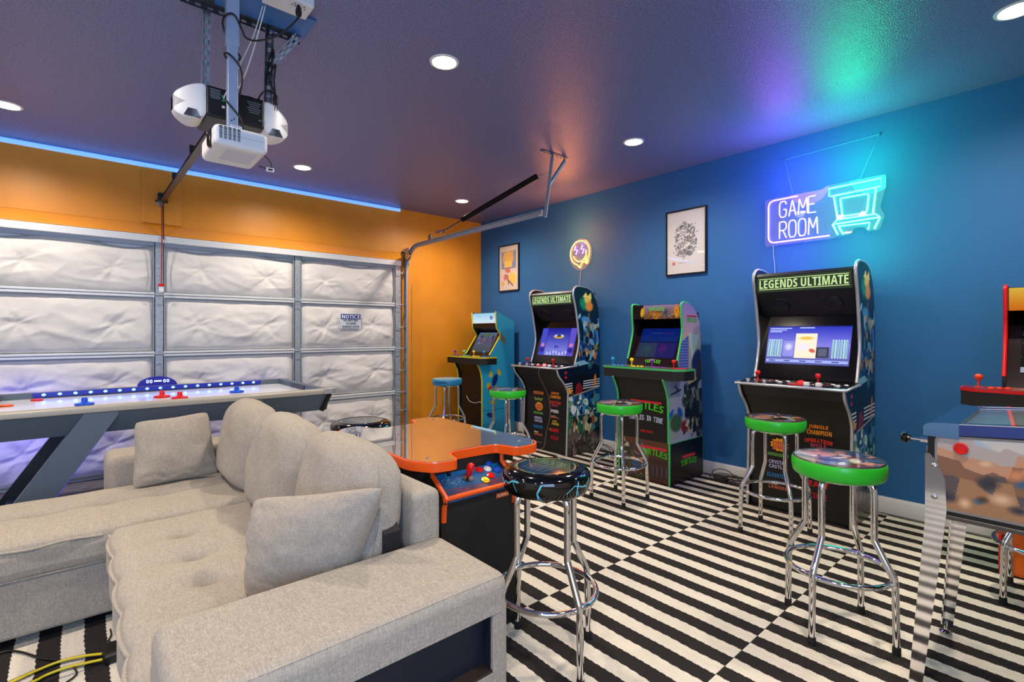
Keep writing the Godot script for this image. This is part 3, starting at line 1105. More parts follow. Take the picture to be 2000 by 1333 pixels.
	# pushers and pucks on the field
	var mallet = V2([0.0, 0.0, 0.048, 0.0, 0.052, 0.006, 0.050, 0.014, 0.026, 0.018, 0.017, 0.024, 0.016, 0.042, 0.013, 0.050, 0.0, 0.052])
	var lst = [[0.02, -4.30, M.blue_plastic, "blue air hockey pusher left of the glowing scorer"], [0.938, -4.42, M.blue_plastic, "blue air hockey pusher near the right end of the table"], [0.452, -4.44, M.red_plastic, "red air hockey pusher right in front of the scorer"], [0.54, -4.27, M.red_plastic, "smaller looking red air hockey pusher nearest the front rim"]]
	for e in lst:
		tag(obj("air_hockey_pusher", lt(mallet, 24), e[2], null, Vector3(e[0], 0.760, e[1])), e[3], "pusher", "pushers on the air hockey table")
	var puck = V2([0.0, 0.0, 0.030, 0.0, 0.034, 0.003, 0.034, 0.009, 0.030, 0.012, 0.0, 0.012])
	tag(obj("air_hockey_puck", lt(puck, 24), M.red_plastic, null, Vector3(-0.23, 0.760, -4.80)), "flat red puck at the left end of the blue light rail", "puck")
	tag(obj("air_hockey_puck", lt(puck, 24), M.orange_edge, null, Vector3(-0.36, 0.760, -4.55)), "orange red puck at the left edge of the photograph", "puck")

# ---------------------------------------------------------------- cocktail arcade table
func build_cocktail_table():
	var t = thing("cocktail_arcade_table", "low arcade table with a glossy orange edged glass top and controls", "arcade table", Vector3(1.25, 0.008, -2.045))
	var o = Vector3(-1.25, 0, 2.045)
	# outline of the top (x, z) with the players' notches at both ends
	var half = V2([0.945, -2.045, 0.945, -1.70, 1.00, -1.600, 1.105, -1.585, 1.135, -1.690, 1.165, -1.715, 1.355, -1.705, 1.385, -1.685, 1.405, -1.590, 1.52, -1.585, 1.575, -1.65, 1.575, -2.045])
	var poly = []
	for p in half: poly.append(p)
	for i in range(half.size() - 1, -1, -1):
		if i == 0 or i == half.size() - 1: continue
		poly.append(Vector2(half[i].x, -4.09 - half[i].y))
	poly = rounded(poly, 0.035, 4)
	var inner = Geometry2D.offset_polygon(PackedVector2Array(poly), -0.009, Geometry2D.JOIN_ROUND)[0]
	obj("edge_band", pr(poly, FR_XZ, 0.700, 0.735), M.orange_edge, t, o)
	# tinted glass top: dark and mirror smooth
	var tm = mat(Color(0.74, 0.72, 0.69), 0.035, 0.85)
	tm.clearcoat_enabled = true
	tm.clearcoat = 1.0
	tm.clearcoat_roughness = 0.02
	obj("table_top", pr(inner, FR_XZ, 0.7345, 0.7385), tm, t, o)
	for p in [[1.02, -1.68], [1.50, -1.68], [1.02, -2.41], [1.50, -2.41]]:
		obj("top_screw", lt(V2([0.0, 0.0, 0.006, 0.0, 0.005, 0.003, 0.0, 0.004]), 10), M.chrome, t, o + Vector3(p[0], 0.7385, p[1]))
	# body with a shelf of controls at each end
	var cp = Pic.new(256, 128, Color(0.05, 0.23, 0.42), 6)
	cp.grad(Color(0.08, 0.42, 0.68), Color(0.14, 0.24, 0.36))
	for i in 14:
		cp.line(Vector2(cp.rng.randf(), 0.7 + 0.3 * cp.rng.randf()), Vector2(cp.rng.randf(), 0.7 + 0.3 * cp.rng.randf()), 0.003, Color(0.55, 0.12, 0.12))
	for i in 26:
		cp.ell(0.08 + 0.25 * cp.rng.randf(), 0.35 + 0.3 * cp.rng.randf(), 0.01, 0.016, 0.0, Color(0.35, 0.55, 0.65))
	var cm = pmat(cp.tex(), 0.2)
	obj("body", boxes([[Vector3(1.23, 0.36, -2.045), Vector3(0.36, 0.68, 0.66)], [Vector3(1.23, 0.30, -2.045), Vector3(0.34, 0.56, 0.86)], [Vector3(1.23, 0.02, -2.045), Vector3(0.38, 0.04, 0.90)]]), M.matte_black, t, o)
	obj("skirt", boxes([[Vector3(1.26, 0.672, -2.045), Vector3(0.50, 0.055, 0.62)]]), M.matte_black, t, o)
	for s in [-1, 1]:
		var zz = func(z): return -2.045 + s * z
		# side cheeks with orange edging
		for x in [1.052, 1.408]:
			var side = V2([0.30, 0.01, 0.43, 0.01, 0.43, 0.555, 0.455, 0.575, 0.455, 0.60, 0.35, 0.66, 0.35, 0.70, 0.20, 0.70])
			var pl = []
			for p in side: pl.append(Vector2(zz.call(p.x), p.y))
			obj("side_panel", pr(pl, FR_ZY, x - 0.009, x + 0.009), M.matte_black, t, o)
			obj("edge_molding", tb([Vector3(x, 0.50, zz.call(0.433)), Vector3(x, 0.56, zz.call(0.437)), Vector3(x, 0.592, zz.call(0.455)), Vector3(x, 0.660, zz.call(0.352)), Vector3(x, 0.700, zz.call(0.350))], 0.0105, 8), M.orange_edge, t, o)
		var deck = MB.new()
		var a = Vector3(1.062, 0.598, zz.call(0.447))
		var b = Vector3(1.398, 0.598, zz.call(0.447))
		var cc = Vector3(1.398, 0.660, zz.call(0.31))
		var d = Vector3(1.062, 0.660, zz.call(0.31))
		var nn = Vector3(0, 0.9, 0.41 * s)
		deck.quad(a, b, cc, d, nn)
		var dn = Vector3(0, 0.025, 0)
		deck.quad(a - dn, b - dn, cc - dn, d - dn, -nn, Vector2(), Vector2(), Vector2(), Vector2())
		deck.quad(a - dn, b - dn, b, a, Vector3(0, 0, s), Vector2(), Vector2(), Vector2(), Vector2())
		obj("control_panel", deck, cm, t, o)
		obj("edge_molding", tb([a + Vector3(-0.02, -0.006, 0.003 * s), b + Vector3(0.02, -0.006, 0.003 * s)], 0.0105, 8), M.orange_edge, t, o)
		obj("back_board", bx(Vector3(1.23, 0.672, zz.call(0.306)), Vector3(0.34, 0.055, 0.012)), mat(Color(0.02, 0.05, 0.10), 0.3), t, o)
		var on = func(u, w): return d.lerp(cc, u).lerp(a.lerp(b, u), w)
		var bas = Basis(Quaternion(Vector3.UP, nn.normalized()))
		var js = lt(V2([0.0, 0.004, 0.006, 0.005, 0.006, 0.016, 0.012, 0.018, 0.015, 0.035, 0.0165, 0.052, 0.013, 0.066, 0.006, 0.072, 0.0, 0.073]), 18)
		var u0 = 0.42 if s > 0 else 0.58
		var j = obj("joystick", js, M.red_plastic, t, o + on.call(u0, 0.5))
		j.basis = bas
		obj("dust_washer", lt(V2([0.0, 0.0, 0.024, 0.0, 0.024, 0.003, 0.0, 0.005]), 18), M.black, j)
		var bt = lt(V2([0.0, 0.0, 0.017, 0.0, 0.018, 0.004, 0.013, 0.006, 0.012, 0.009, 0.008, 0.0105, 0.0, 0.011]), 16)
		var col = [M.red_plastic, M.red_plastic, M.yellow_plastic, M.white_plastic, M.blue_plastic, M.blue_plastic]
		var pos = [[0.66, 0.30], [0.74, 0.62], [0.62, 0.74], [0.78, 0.34], [0.86, 0.10], [0.90, 0.45]]
		for i in 6:
			var u = pos[i][0] if s > 0 else 1.0 - pos[i][0]
			var k = obj("button", bt, col[i], t, o + on.call(u, pos[i][1]))
			k.basis = bas
		var cn = obj("start_button", lt(V2([0.0, 0.0, 0.010, 0.0, 0.008, 0.012, 0.0, 0.014]), 12), M.black, t, o + on.call(0.22 if s > 0 else 0.78, 0.22))
		cn.basis = bas
		if s > 0:
			obj("label_plate", bx(Vector3(1.345, 0.545, zz.call(0.4315)), Vector3(0.066, 0.022, 0.003)), mat(Color(0.75, 0.30, 0.12), 0.4), t, o)
			text(t, "lettering", "PLAYER 1", mat(Color(0.95, 0.75, 0.6), 0.4), o + Vector3(1.345, 0.545, zz.call(0.4335)), 0.056, 0.012)

# ---------------------------------------------------------------- bar stools
func stool_legs(t, rot):
	var tubep = []
	for e in [[0.105, 0.640], [0.122, 0.632], [0.130, 0.612], [0.132, 0.56], [0.132, 0.43], [0.138, 0.405], [0.192, 0.300], [0.2, 0.275], [0.202, 0.24], [0.206, 0.035]]:
		tubep.append(Vector3(e[0], e[1], 0))
	tubep = smoothpath(tubep, 3)
	for i in 4:
		var n = Node3D.new()
		var a = rot + PI / 2 * i
		var path = []
		for p in tubep:
			path.append(p.rotated(Vector3.UP, a))
		n.free()
		var l = obj("leg", tb(path, 0.0125, 12), M.chrome, t)
		var ft = path[path.size() - 1]
		var fo = lt(V2([0.0, 0.0, 0.0145, 0.0, 0.0145, 0.004, 0.0138, 0.030, 0.0128, 0.032]), 14)
		obj("rubber_foot", fo, M.rubber, l, Vector3(ft.x, 0.008, ft.z))
	var ring = []
	for i in 48:
		ring.append(Vector3(0.188 * cos(TAU * i / 48), 0.268, 0.188 * sin(TAU * i / 48)))
	obj("foot_ring", tb(ring, 0.0105, 10, true), M.chrome, t)
	obj("swivel_plate", lt(V2([0.0, 0.632, 0.115, 0.632, 0.118, 0.636, 0.118, 0.646, 0.0, 0.646]), 28), M.chrome, t)

func build_stools():
	# green stools: vinyl band, printed top under gloss
	var tex = Pic.new(384, 384, Color(0.30, 0.26, 0.30), 21)
	tex.busy(0, 0, 1, 1, [Color(0.82, 0.80, 0.72), Color(0.10, 0.10, 0.12), Color(0.55, 0.30, 0.28), Color(0.20, 0.32, 0.55), Color(0.78, 0.52, 0.46), Color(0.25, 0.36, 0.22)], 80, 0.16)
	tex.ell(0.45, 0.30, 0.16, 0.08, 0.3, Color(0.86, 0.84, 0.78), 0.4)
	tex.ell(0.55, 0.62, 0.24, 0.07, -0.2, Color(0.80, 0.55, 0.48), 0.5)
	tex.ell(0.30, 0.52, 0.10, 0.17, 0.5, Color(0.12, 0.11, 0.12), 0.3)
	var topm = pmat(tex.tex(), 0.12)
	topm.clearcoat_enabled = true
	topm.clearcoat = 0.8
	topm.clearcoat_roughness = 0.05
	var green = mat(Color(0.17, 0.74, 0.17), 0.28)
	green.subsurf_scatter_enabled = true
	green.subsurf_scatter_strength = 0.05
	var band = V2([0.0, 0.644, 0.150, 0.644, 0.160, 0.648, 0.166, 0.658, 0.169, 0.680, 0.169, 0.702, 0.166, 0.710, 0.160, 0.7125])
	var disc = []
	for i in 48:
		disc.append(Vector2(0.163 * cos(TAU * i / 48), 0.163 * sin(TAU * i / 48)))
	var st = thing("bar_stool", "chrome bar stool with green band and glossy picture top, nearest the camera on the right", "bar stool", Vector3(2.380, 0, -0.676), 0.0, "green banded bar stools")
	stool_legs(st, -0.15)
	obj("seat_band", lt(band, 40), green, st)
	var dm = MB.new()
	dm.prism(disc, FR_XZ, 0.712, 0.7165)
	obj("seat_top", dm, topm, st)
	obj("welt", lt(V2([0.158, 0.7125, 0.1645, 0.7145, 0.162, 0.718, 0.157, 0.7172]), 40), mat(Color(0.16, 0.16, 0.17), 0.3), st)
	dup(st, Vector3(3.22, 0, -1.25), PI / 4 + 0.15, "chrome bar stool with green band in front of the largest black arcade cabinet")
	dup(st, Vector3(3.03, 0, -2.275), PI / 4 + 0.15, "chrome bar stool with green band in front of the green edged wide deck cabinet")
	dup(st, Vector3(2.975, 0, -3.49), PI / 4 + 0.12, "chrome bar stool with green band between the light blue cabinet and the far black cabinet")
	dup(st, Vector3(3.30, 0, -0.10), PI / 4 + 0.15, "chrome bar stool mostly hidden behind the pinball machine, by the red cabinet")
	# blue one
	var bs = thing("bar_stool", "chrome bar stool with a light blue seat by the orange wall", "bar stool", Vector3(3.137, 0, -4.738), 0.0)
	stool_legs(bs, PI / 4)
	obj("seat_band", lt(band, 40), mat(Color(0.16, 0.52, 0.72), 0.3), bs)
	var dm2 = MB.new()
	dm2.prism(disc, FR_XZ, 0.712, 0.7165)
	obj("seat_top", dm2, mat(Color(0.45, 0.66, 0.74), 0.2), bs)
	var dk = mat(Color(0.05, 0.20, 0.32), 0.4)
	for i in 9:
		var a = 2.2 + i * 0.11
		var bb = MB.new()
		bb.xf = Transform3D(Basis(Vector3.UP, -a), Vector3())
		bb.box(Vector3(0.1687, 0.684, 0), Vector3(0.003, 0.022 if i % 2 else 0.014, 0.012))
		obj("print_mark", bb, dk, bs)
	# black ones with electric blue streaks
	var p = Pic.new(1024, 256, Color(0.012, 0.012, 0.014), 17)
	for k in 9:
		var x = (k + 0.2 + 0.5 * p.rng.randf()) / 9.0
		var y = 0.20
		var cy = Color(0.25, 0.72, 0.82)
		var along = k % 3 == 1
		for s in 5:
			var nx = x + (p.rng.randf_range(0.012, 0.035) if along else p.rng.randf_range(-0.012, 0.016))
			var ny = y + (p.rng.randf_range(-0.03, 0.12) if along else p.rng.randf_range(0.06, 0.12))
			p.line(Vector2(x, y), Vector2(nx, ny), 0.0042 - 0.0005 * s, cy.darkened(0.45))
			p.line(Vector2(x, y), Vector2(nx, ny), 0.0022 - 0.0003 * s, cy.lightened(0.3))
			if s == 1: p.line(Vector2(x, y), Vector2(x - 0.018, y + 0.13), 0.0016, cy)
			x = nx; y = ny
	var sm = pmat(p.tex(), 0.07)
	sm.metallic_specular = 0.6
	var prof = V2([0.0, 0.640, 0.135, 0.640, 0.155, 0.646, 0.163, 0.658, 0.1665, 0.675, 0.168, 0.692, 0.167, 0.706, 0.162, 0.716, 0.152, 0.723, 0.138, 0.727, 0.124, 0.729])
	var q = Pic.new(256, 256, Color(0.05, 0.06, 0.07), 4)
	q.ell(0.5, 0.5, 0.46, 0.46, 0, Color(0.10, 0.12, 0.15), 0.05)
	for k in 16:
		var a = TAU * k / 16.0
		q.line(Vector2(0.5 + 0.46 * cos(a), 0.5 + 0.46 * sin(a)), Vector2(0.5 + 0.46 * cos(a + 0.45), 0.5 + 0.46 * sin(a + 0.45)), 0.008, [Color(0.30, 0.45, 0.50), Color(0.75, 0.55, 0.15), Color(0.35, 0.6, 0.3)][k % 3])
	for k in 5:
		q.line(Vector2(0.2, 0.3 + 0.1 * k), Vector2(0.8, 0.34 + 0.09 * k), 0.012, Color(0.28, 0.34, 0.40))
		q.ell(0.25 + 0.12 * k, 0.4 + 0.05 * (k % 2), 0.05, 0.07, 0.3, Color(0.16, 0.20, 0.24), 0.3)
	var kt = thing("bar_stool", "chrome bar stool with glossy black seat and blue lightning, nearest the sofa", "bar stool", Vector3(1.338, 0, -1.345), 0.0, "black lightning bar stools")
	stool_legs(kt, -0.17)
	obj("seat", lt(prof, 48), sm, kt)
	var d3 = []
	for i in 48:
		d3.append(Vector2(0.124 * cos(TAU * i / 48), 0.124 * sin(TAU * i / 48)))
	var dm3 = MB.new()
	dm3.prism(d3, FR_XZ, 0.720, 0.7295)
	var qm = pmat(q.tex(), 0.05)
	obj("seat_top", dm3, qm, kt)
	var rg = []
	for i in 48:
		rg.append(Vector3(0.124 * cos(TAU * i / 48), 0.7285, 0.124 * sin(TAU * i / 48)))
	obj("welt", tb(rg, 0.003, 6, true), M.gloss_black, kt)
	dup(kt, Vector3(1.225, 0, -2.745), 2.1, "chrome bar stool with glossy black seat behind the far end of the orange table")

# ---------------------------------------------------------------- arcade cabinets (local x right, y up, z to the player)
func side_panels(t, poly, w, th, art, edge, path, called = "side_panel"):
	for s in [-1, 1]:
		var x0 = s * (w / 2.0)
		var x1 = s * (w / 2.0 - th)
		obj(called, pr(poly, FR_ZY, minf(x0, x1), maxf(x0, x1), true, s), art, t)
		var e = []
		for p in path:
			e.append(Vector3(s * (w / 2.0 - th / 2.0), p.y, p.x))
		obj("edge_molding", tb(e, th * 0.58, 8), edge, t)

func plate(t, called, pts, w, th, m, parent_off = 0.0):
	# bent sheet across the cabinet: pts are (z, y) on its front, th its thickness towards the back
	var poly = pts.duplicate()
	for i in range(pts.size() - 1, -1, -1):
		poly.append(pts[i] + Vector2(-th, 0.0))
	return obj(called, pr(poly, FR_ZY, -w / 2, w / 2), m, t)

func face(w, h, bot, top):
	# thin slab whose front goes from bot (z, y) to top (z, y), textured over its front
	var d = (top - bot).normalized()
	var nn = Vector3(0, -d.x, d.y)
	var b = MB.new()
	var P = [Vector3(-w / 2, bot.y, bot.x), Vector3(w / 2, bot.y, bot.x), Vector3(w / 2, top.y, top.x), Vector3(-w / 2, top.y, top.x)]
	b.quad(P[0], P[1], P[2], P[3], nn)
	var k = nn * -0.006
	for i in 4:
		var j = (i + 1) % 4
		b.quad(P[i], P[j], P[j] + k, P[i] + k, nn.cross(P[j] - P[i]).normalized() * -1.0, Vector2(), Vector2(), Vector2(), Vector2())
	return b

func ball_stick(t, x, y, z, m, tilt = 0.0):
	var j = obj("joystick", lt(V2([0.0, 0.0, 0.020, 0.0, 0.020, 0.002, 0.005, 0.004, 0.005, 0.034, 0.008, 0.036, 0.014, 0.042, 0.0175, 0.052, 0.0165, 0.060, 0.011, 0.067, 0.0, 0.070]), 18), m, t, Vector3(x, y, z))
	j.rotation.x = tilt

func button(t, x, y, z, m):
	obj("button", lt(V2([0.0, 0.0, 0.0145, 0.0, 0.015, 0.003, 0.011, 0.005, 0.010, 0.008, 0.0, 0.0095]), 14), m, t, Vector3(x, y, z))

func cabinet(called, lab, group, x, z):
	return thing(called, lab, "arcade cabinet", Vector3(x, 0.008, z), -PI / 2, group)

func legends_art():
	var p = Pic.new(256, 768, Color(0.015, 0.06, 0.13), 33)
	p.grad(Color(0.03, 0.16, 0.20), Color(0.02, 0.07, 0.16), 0.0, 0.55)
	p.grad(Color(0.02, 0.10, 0.17), Color(0.10, 0.09, 0.08), 0.55, 1.0)
	# upper half: a teal and gold swirl, then blue and tan shapes (no figures)
	p.ell(0.62, 0.10, 0.16, 0.045, 0.9, Color(0.10, 0.55, 0.38), 0.5)
	p.ell(0.70, 0.075, 0.10, 0.030, 0.4, Color(0.93, 0.78, 0.32), 0.3)
	p.ell(0.74, 0.115, 0.11, 0.038, 1.2, Color(0.90, 0.55, 0.20), 0.4)
	p.poly(V2([0.58, 0.06, 0.66, 0.03, 0.70, 0.055, 0.78, 0.03, 0.80, 0.07]), Color(0.95, 0.86, 0.45))
	p.ell(0.66, 0.20, 0.15, 0.030, 0.3, Color(0.25, 0.55, 0.78), 0.4)
	p.ell(0.85, 0.235, 0.09, 0.045, 0.9, Color(0.82, 0.68, 0.40), 0.4)
	p.ell(0.70, 0.29, 0.05, 0.015, 0.0, Color(0.80, 0.10, 0.12), 0.3)
	p.ell(0.66, 0.35, 0.12, 0.065, 1.3, Color(0.06, 0.25, 0.55), 0.4)
	p.ell(0.88, 0.42, 0.09, 0.040, 0.9, Color(0.80, 0.52, 0.22), 0.4)
	p.busy(0.50, 0.16, 0.98, 0.46, [Color(0.10, 0.32, 0.60), Color(0.45, 0.68, 0.80), Color(0.75, 0.60, 0.38), Color(0.05, 0.12, 0.25), Color(0.12, 0.40, 0.42)], 70, 0.05)
	p.poly(V2([0.30, 0.455, 0.62, 0.44, 0.74, 0.462, 0.40, 0.48]), Color(0.50, 0.72, 0.80))
	# lower half: white rails on black over orange flames, a red arch, then teal and green rock
	p.rect(0.0, 0.53, 1.0, 0.64, Color(0.02, 0.05, 0.10))
	for k in 4:
		p.line(Vector2(0.18, 0.575 + k * 0.014), Vector2(1.0, 0.560 + k * 0.014), 0.010, Color(0.85, 0.88, 0.90))
	p.ell(0.24, 0.615, 0.14, 0.022, 0.4, Color(0.95, 0.60, 0.08), 0.5)
	p.ell(0.19, 0.508, 0.030, 0.010, 0, Color(0.75, 0.08, 0.10), 0.2)
	p.ell(0.19, 0.535, 0.030, 0.010, 0, Color(0.75, 0.08, 0.10), 0.2)
	p.poly(V2([0.36, 0.64, 0.34, 0.57, 0.46, 0.525, 0.62, 0.515, 0.76, 0.56, 0.60, 0.565, 0.58, 0.64]), Color(0.05, 0.02, 0.04))
	p.poly(V2([0.40, 0.645, 0.43, 0.585, 0.50, 0.57, 0.58, 0.60, 0.57, 0.645]), Color(0.48, 0.10, 0.10))
	p.ell(0.88, 0.565, 0.035, 0.045, 0.1, Color(0.92, 0.55, 0.15), 0.3)
	p.poly(V2([0.12, 0.665, 1.0, 0.605, 1.0, 0.80, 0.12, 0.80]), Color(0.05, 0.26, 0.45))
	p.line(Vector2(0.12, 0.665), Vector2(1.0, 0.605), 0.012, Color(0.72, 0.62, 0.50))
	p.busy(0.2, 0.66, 0.96, 0.76, [Color(0.12, 0.45, 0.70), Color(0.55, 0.80, 0.60), Color(0.85, 0.90, 0.90), Color(0.03, 0.16, 0.32), Color(0.20, 0.55, 0.75)], 60, 0.06)
	p.line(Vector2(0.0, 0.765), Vector2(1.0, 0.765), 0.006, Color(0.55, 0.60, 0.62))
	p.rect(0.0, 0.77, 1.0, 0.86, Color(0.05, 0.25, 0.28))
	p.busy(0.15, 0.79, 0.9, 0.87, [Color(0.10, 0.42, 0.25), Color(0.72, 0.42, 0.20), Color(0.08, 0.35, 0.40), Color(0.75, 0.72, 0.55), Color(0.04, 0.10, 0.10)], 60, 0.07)
	p.busy(0.05, 0.87, 0.95, 1.0, [Color(0.30, 0.22, 0.20), Color(0.12, 0.10, 0.10), Color(0.42, 0.36, 0.34), Color(0.20, 0.25, 0.14)], 90, 0.07)
	p.rect(0.0, 0.0, 0.012, 0.012, Color(0.02, 0.02, 0.025))
	return p

func logo(t, s, x, y, z, w, h, col, arc = 0.0):
	var m = mat(col, 0.45)
	if arc != 0.0: arc_text(t, s, m, Vector3(x, y, z), w, h, arc)
	else: text(t, "lettering", s, m, Vector3(x, y, z), w, h)

func build_legends(x, z, lab, art, screen, big):
	var t = cabinet("arcade_cabinet", lab, "tall black cabinets with glowing green title boards", x, z)
	var W = 0.652
	var poly = V2([0.0, 0.0, 0.50, 0.0, 0.48, 0.53, 0.48, 0.64, 0.532, 0.725, 0.612, 0.808, 0.640, 0.885, 0.56, 0.893, 0.378, 0.905, 0.325, 1.073, 0.314, 1.18, 0.347, 1.384, 0.372, 1.50, 0.402, 1.605, 0.395, 1.655, 0.362, 1.684, 0.312, 1.692, 0.20, 1.684, 0.115, 1.648, 0.055, 1.57, 0.022, 1.46, 0.0, 1.25])
	var path = []
	for i in range(1, 7): path.append(poly[i])
	side_panels(t, poly, W, 0.018, art, M.silver_edge, smoothpath(path, 3))
	var up = []
	for i in range(8, 20): up.append(poly[i])
	for s in [-1, 1]:
		var e = []
		for p in smoothpath(up, 3): e.append(Vector3(s * (W / 2 - 0.009), p.y, p.x))
		obj("edge_molding", tb(e, 0.0105, 8), M.silver_edge, t)
	var iw = W - 0.036
	# black lower front, apron under the deck
	plate(t, "apron", V2([0.585, 0.800, 0.622, 0.868]), iw, 0.02, mat(Color(0.075, 0.080, 0.095), 0.45), 0)
	plate(t, "front_panel", V2([0.475, 0.0, 0.462, 0.53, 0.462, 0.64, 0.512, 0.725, 0.585, 0.800]), iw, 0.015, mat(Color(0.022, 0.022, 0.027), 0.35))
	obj("back_panel", bx(Vector3(0, 0.75, 0.012), Vector3(iw, 1.5, 0.014)), M.matte_black, t)
	# control deck
	var dk = pr(V2([0.33, 0.902, 0.655, 0.884, 0.655, 0.868, 0.33, 0.880]), FR_ZY, -W / 2 - 0.004, W / 2 + 0.004)
	obj("control_deck", dk, mat(Color(0.03, 0.03, 0.035), 0.3), t)
	obj("edge_molding", tb([Vector3(-W / 2 - 0.004, 0.891, 0.36), Vector3(-W / 2 - 0.006, 0.877, 0.655), Vector3(W / 2 + 0.006, 0.877, 0.655), Vector3(W / 2 + 0.004, 0.891, 0.36)], 0.0095, 8), M.silver_edge, t)
	var grey = mat(Color(0.45, 0.47, 0.50), 0.35)
	obj("control_print", face(W - 0.05, 0, Vector2(0.645, 0.8855), Vector2(0.36, 0.9015)), M.deckart, t)
	var dy = func(zz): return 0.902 - (zz - 0.33) * 0.0554
	for xx in [-0.245, 0.135]:
		ball_stick(t, xx, dy.call(0.50), 0.50, M.red_plastic)
	for xx in [[-0.115], [0.225]]:
		for i in 6:
			var bxx = xx[0] + (i % 3) * 0.034
			var bz = 0.55 - (i / 3) * 0.042 - (0.010 if i % 3 else 0.0)
			button(t, bxx, dy.call(bz), bz, M.black if (i + int(big)) % 2 else M.white_plastic)
	for xx in [-0.275, -0.165, 0.095, 0.165]:
		obj("spinner", lt(V2([0.0, 0.0, 0.018, 0.0, 0.018, 0.018, 0.016, 0.021, 0.0, 0.021]), 16), M.steel if xx < 0 else M.white_plastic, t, Vector3(xx, dy.call(0.585), 0.585))
	obj("trackball", lt(V2([0.030, 0.0, 0.0285, 0.008, 0.022, 0.017, 0.011, 0.0225, 0.0, 0.024]), 18), M.red_plastic, t, Vector3(0.045, dy.call(0.53), 0.53))
	for i in 3: button(t, 0.005 + i * 0.03, dy.call(0.60), 0.60, M.red_plastic)
	# monitor
	obj("bezel", face(iw, 0, Vector2(0.366, 0.905), Vector2(0.232, 1.345)), mat(Color(0.012, 0.013, 0.018), 0.12), t)
	var d = (Vector2(0.232, 1.345) - Vector2(0.366, 0.905)).normalized()
	var nz = Vector2(d.y, -d.x) * 0.004
	var b0 = Vector2(0.366, 0.905) + d * (0.105 if big else 0.085) + nz
	var b1 = b0 + d * (0.280 if big else 0.30)
	var scr = obj("screen", face(0.525 if big else 0.50, 0, b0, b1), screen, t)
	# speaker board leaning forward, title box over it
	obj("speaker_board", face(iw, 0, Vector2(0.235, 1.345), Vector2(0.372, 1.507)), mat(Color(0.045, 0.047, 0.055), 0.45), t)
	var sd = (Vector2(0.372, 1.507) - Vector2(0.235, 1.345)).normalized()
	var sn = Vector3(0, -sd.x, sd.y)
	for s in [-0.165, 0.165]:
		var sp = obj("speaker", lt(V2([0.0, -0.001, 0.040, 0.003, 0.047, 0.004, 0.050, 0.002, 0.058, 0.006, 0.061, 0.003, 0.062, -0.001]), 28), mat(Color(0.022, 0.022, 0.026), 0.4), t, Vector3(s, 1.426, 0.3045) + sn * 0.001)
		sp.basis = Basis(Quaternion(Vector3.UP, sn))
	var mg = pr(V2([0.05, 1.645, 0.385, 1.650, 0.395, 1.632, 0.386, 1.513, 0.376, 1.505, 0.25, 1.36, 0.04, 1.36]), FR_ZY, -iw / 2, iw / 2)
	obj("title_box", mg, M.matte_black, t)
	var ty = glow(Color(0.14, 0.22, 0.13), 1.0, Color(0.03, 0.05, 0.03))
	obj("title_board", face(0.588, 0, Vector2(0.3905, 1.518), Vector2(0.3975, 1.628)), ty, t)
	var lg = glow(Color(0.76, 0.88, 0.60), 1.25, Color(0.3, 0.35, 0.25))
	for y in [1.5365, 1.6105]:
		obj("title_line", bx(Vector3(0, y, 0.392 + (y - 1.518) * 0.0636), Vector3(0.560, 0.0045, 0.003)), lg, t)
	text(t, "lettering", "LEGENDS ULTIMATE", lg, Vector3(0, 1.5735, 0.396), 0.555, 0.058)
	obj("top_panel", face(iw, 0, Vector2(0.397, 1.632), Vector2(0.385, 1.652)), M.black, t)
	# logos on the black front: two columns
	var zf = func(y): return 0.4775 - 0.013 * (y / 0.53) if y < 0.53 else 0.4640
	var L = -0.115
	var R = 0.125
	if big: L = -0.125
	logo(t, "JUNGLE", R, 0.605, zf.call(0.6), 0.115, 0.030, Color(0.90, 0.50, 0.05))
	logo(t, "CHAMPION", R + 0.005, 0.570, zf.call(0.6), 0.145, 0.030, Color(0.90, 0.55, 0.06))
	logo(t, "OPERATION", R, 0.510, zf.call(0.5), 0.165, 0.026, Color(0.85, 0.20, 0.06), 0.006)
	logo(t, "WOLF", R, 0.484, zf.call(0.48), 0.095, 0.024, Color(0.72, 0.25, 0.38))
	logo(t, "PONG", R, 0.425, zf.call(0.42), 0.105, 0.032, Color(0.92, 0.92, 0.92))
	var sw = obj("logo_swoosh", pr(V2([-0.06, 0.012, 0.0, 0.018, 0.07, -0.014, 0.01, -0.006, -0.055, -0.012]), Transform3D(Basis(), Vector3(R, 0.365, zf.call(0.365))), -0.001, 0.001), mat(Color(0.62, 0.38, 0.25), 0.5), t)
	logo(t, "JOE", R, 0.322, zf.call(0.32), 0.06, 0.022, Color(0.85, 0.68, 0.10))
	logo(t, "SLIDER", R + 0.01, 0.297, zf.call(0.3), 0.10, 0.022, Color(0.85, 0.72, 0.20))
	logo(t, "TO", R - 0.068, 0.232, zf.call(0.23), 0.02, 0.012, Color(0.90, 0.80, 0.20))
	logo(t, "EAST", R + 0.005, 0.232, zf.call(0.23), 0.115, 0.036, Color(0.85, 0.08, 0.06))
	logo(t, "VILLE", R, 0.155, zf.call(0.155), 0.11, 0.034, Color(0.72, 0.05, 0.10))
	obj("logo_plate", pr(rounded(V2([-0.075, -0.014, 0.075, -0.014, 0.075, 0.014, -0.075, 0.014]), 0.004), Transform3D(Basis(), Vector3(L, 0.592, zf.call(0.592))), -0.001, 0.001), mat(Color(0.80, 0.45, 0.10), 0.5), t)
	logo(t, "ASTEROIDS", L, 0.592, zf.call(0.592) + 0.0015, 0.13, 0.016, Color(0.35, 0.10, 0.03))
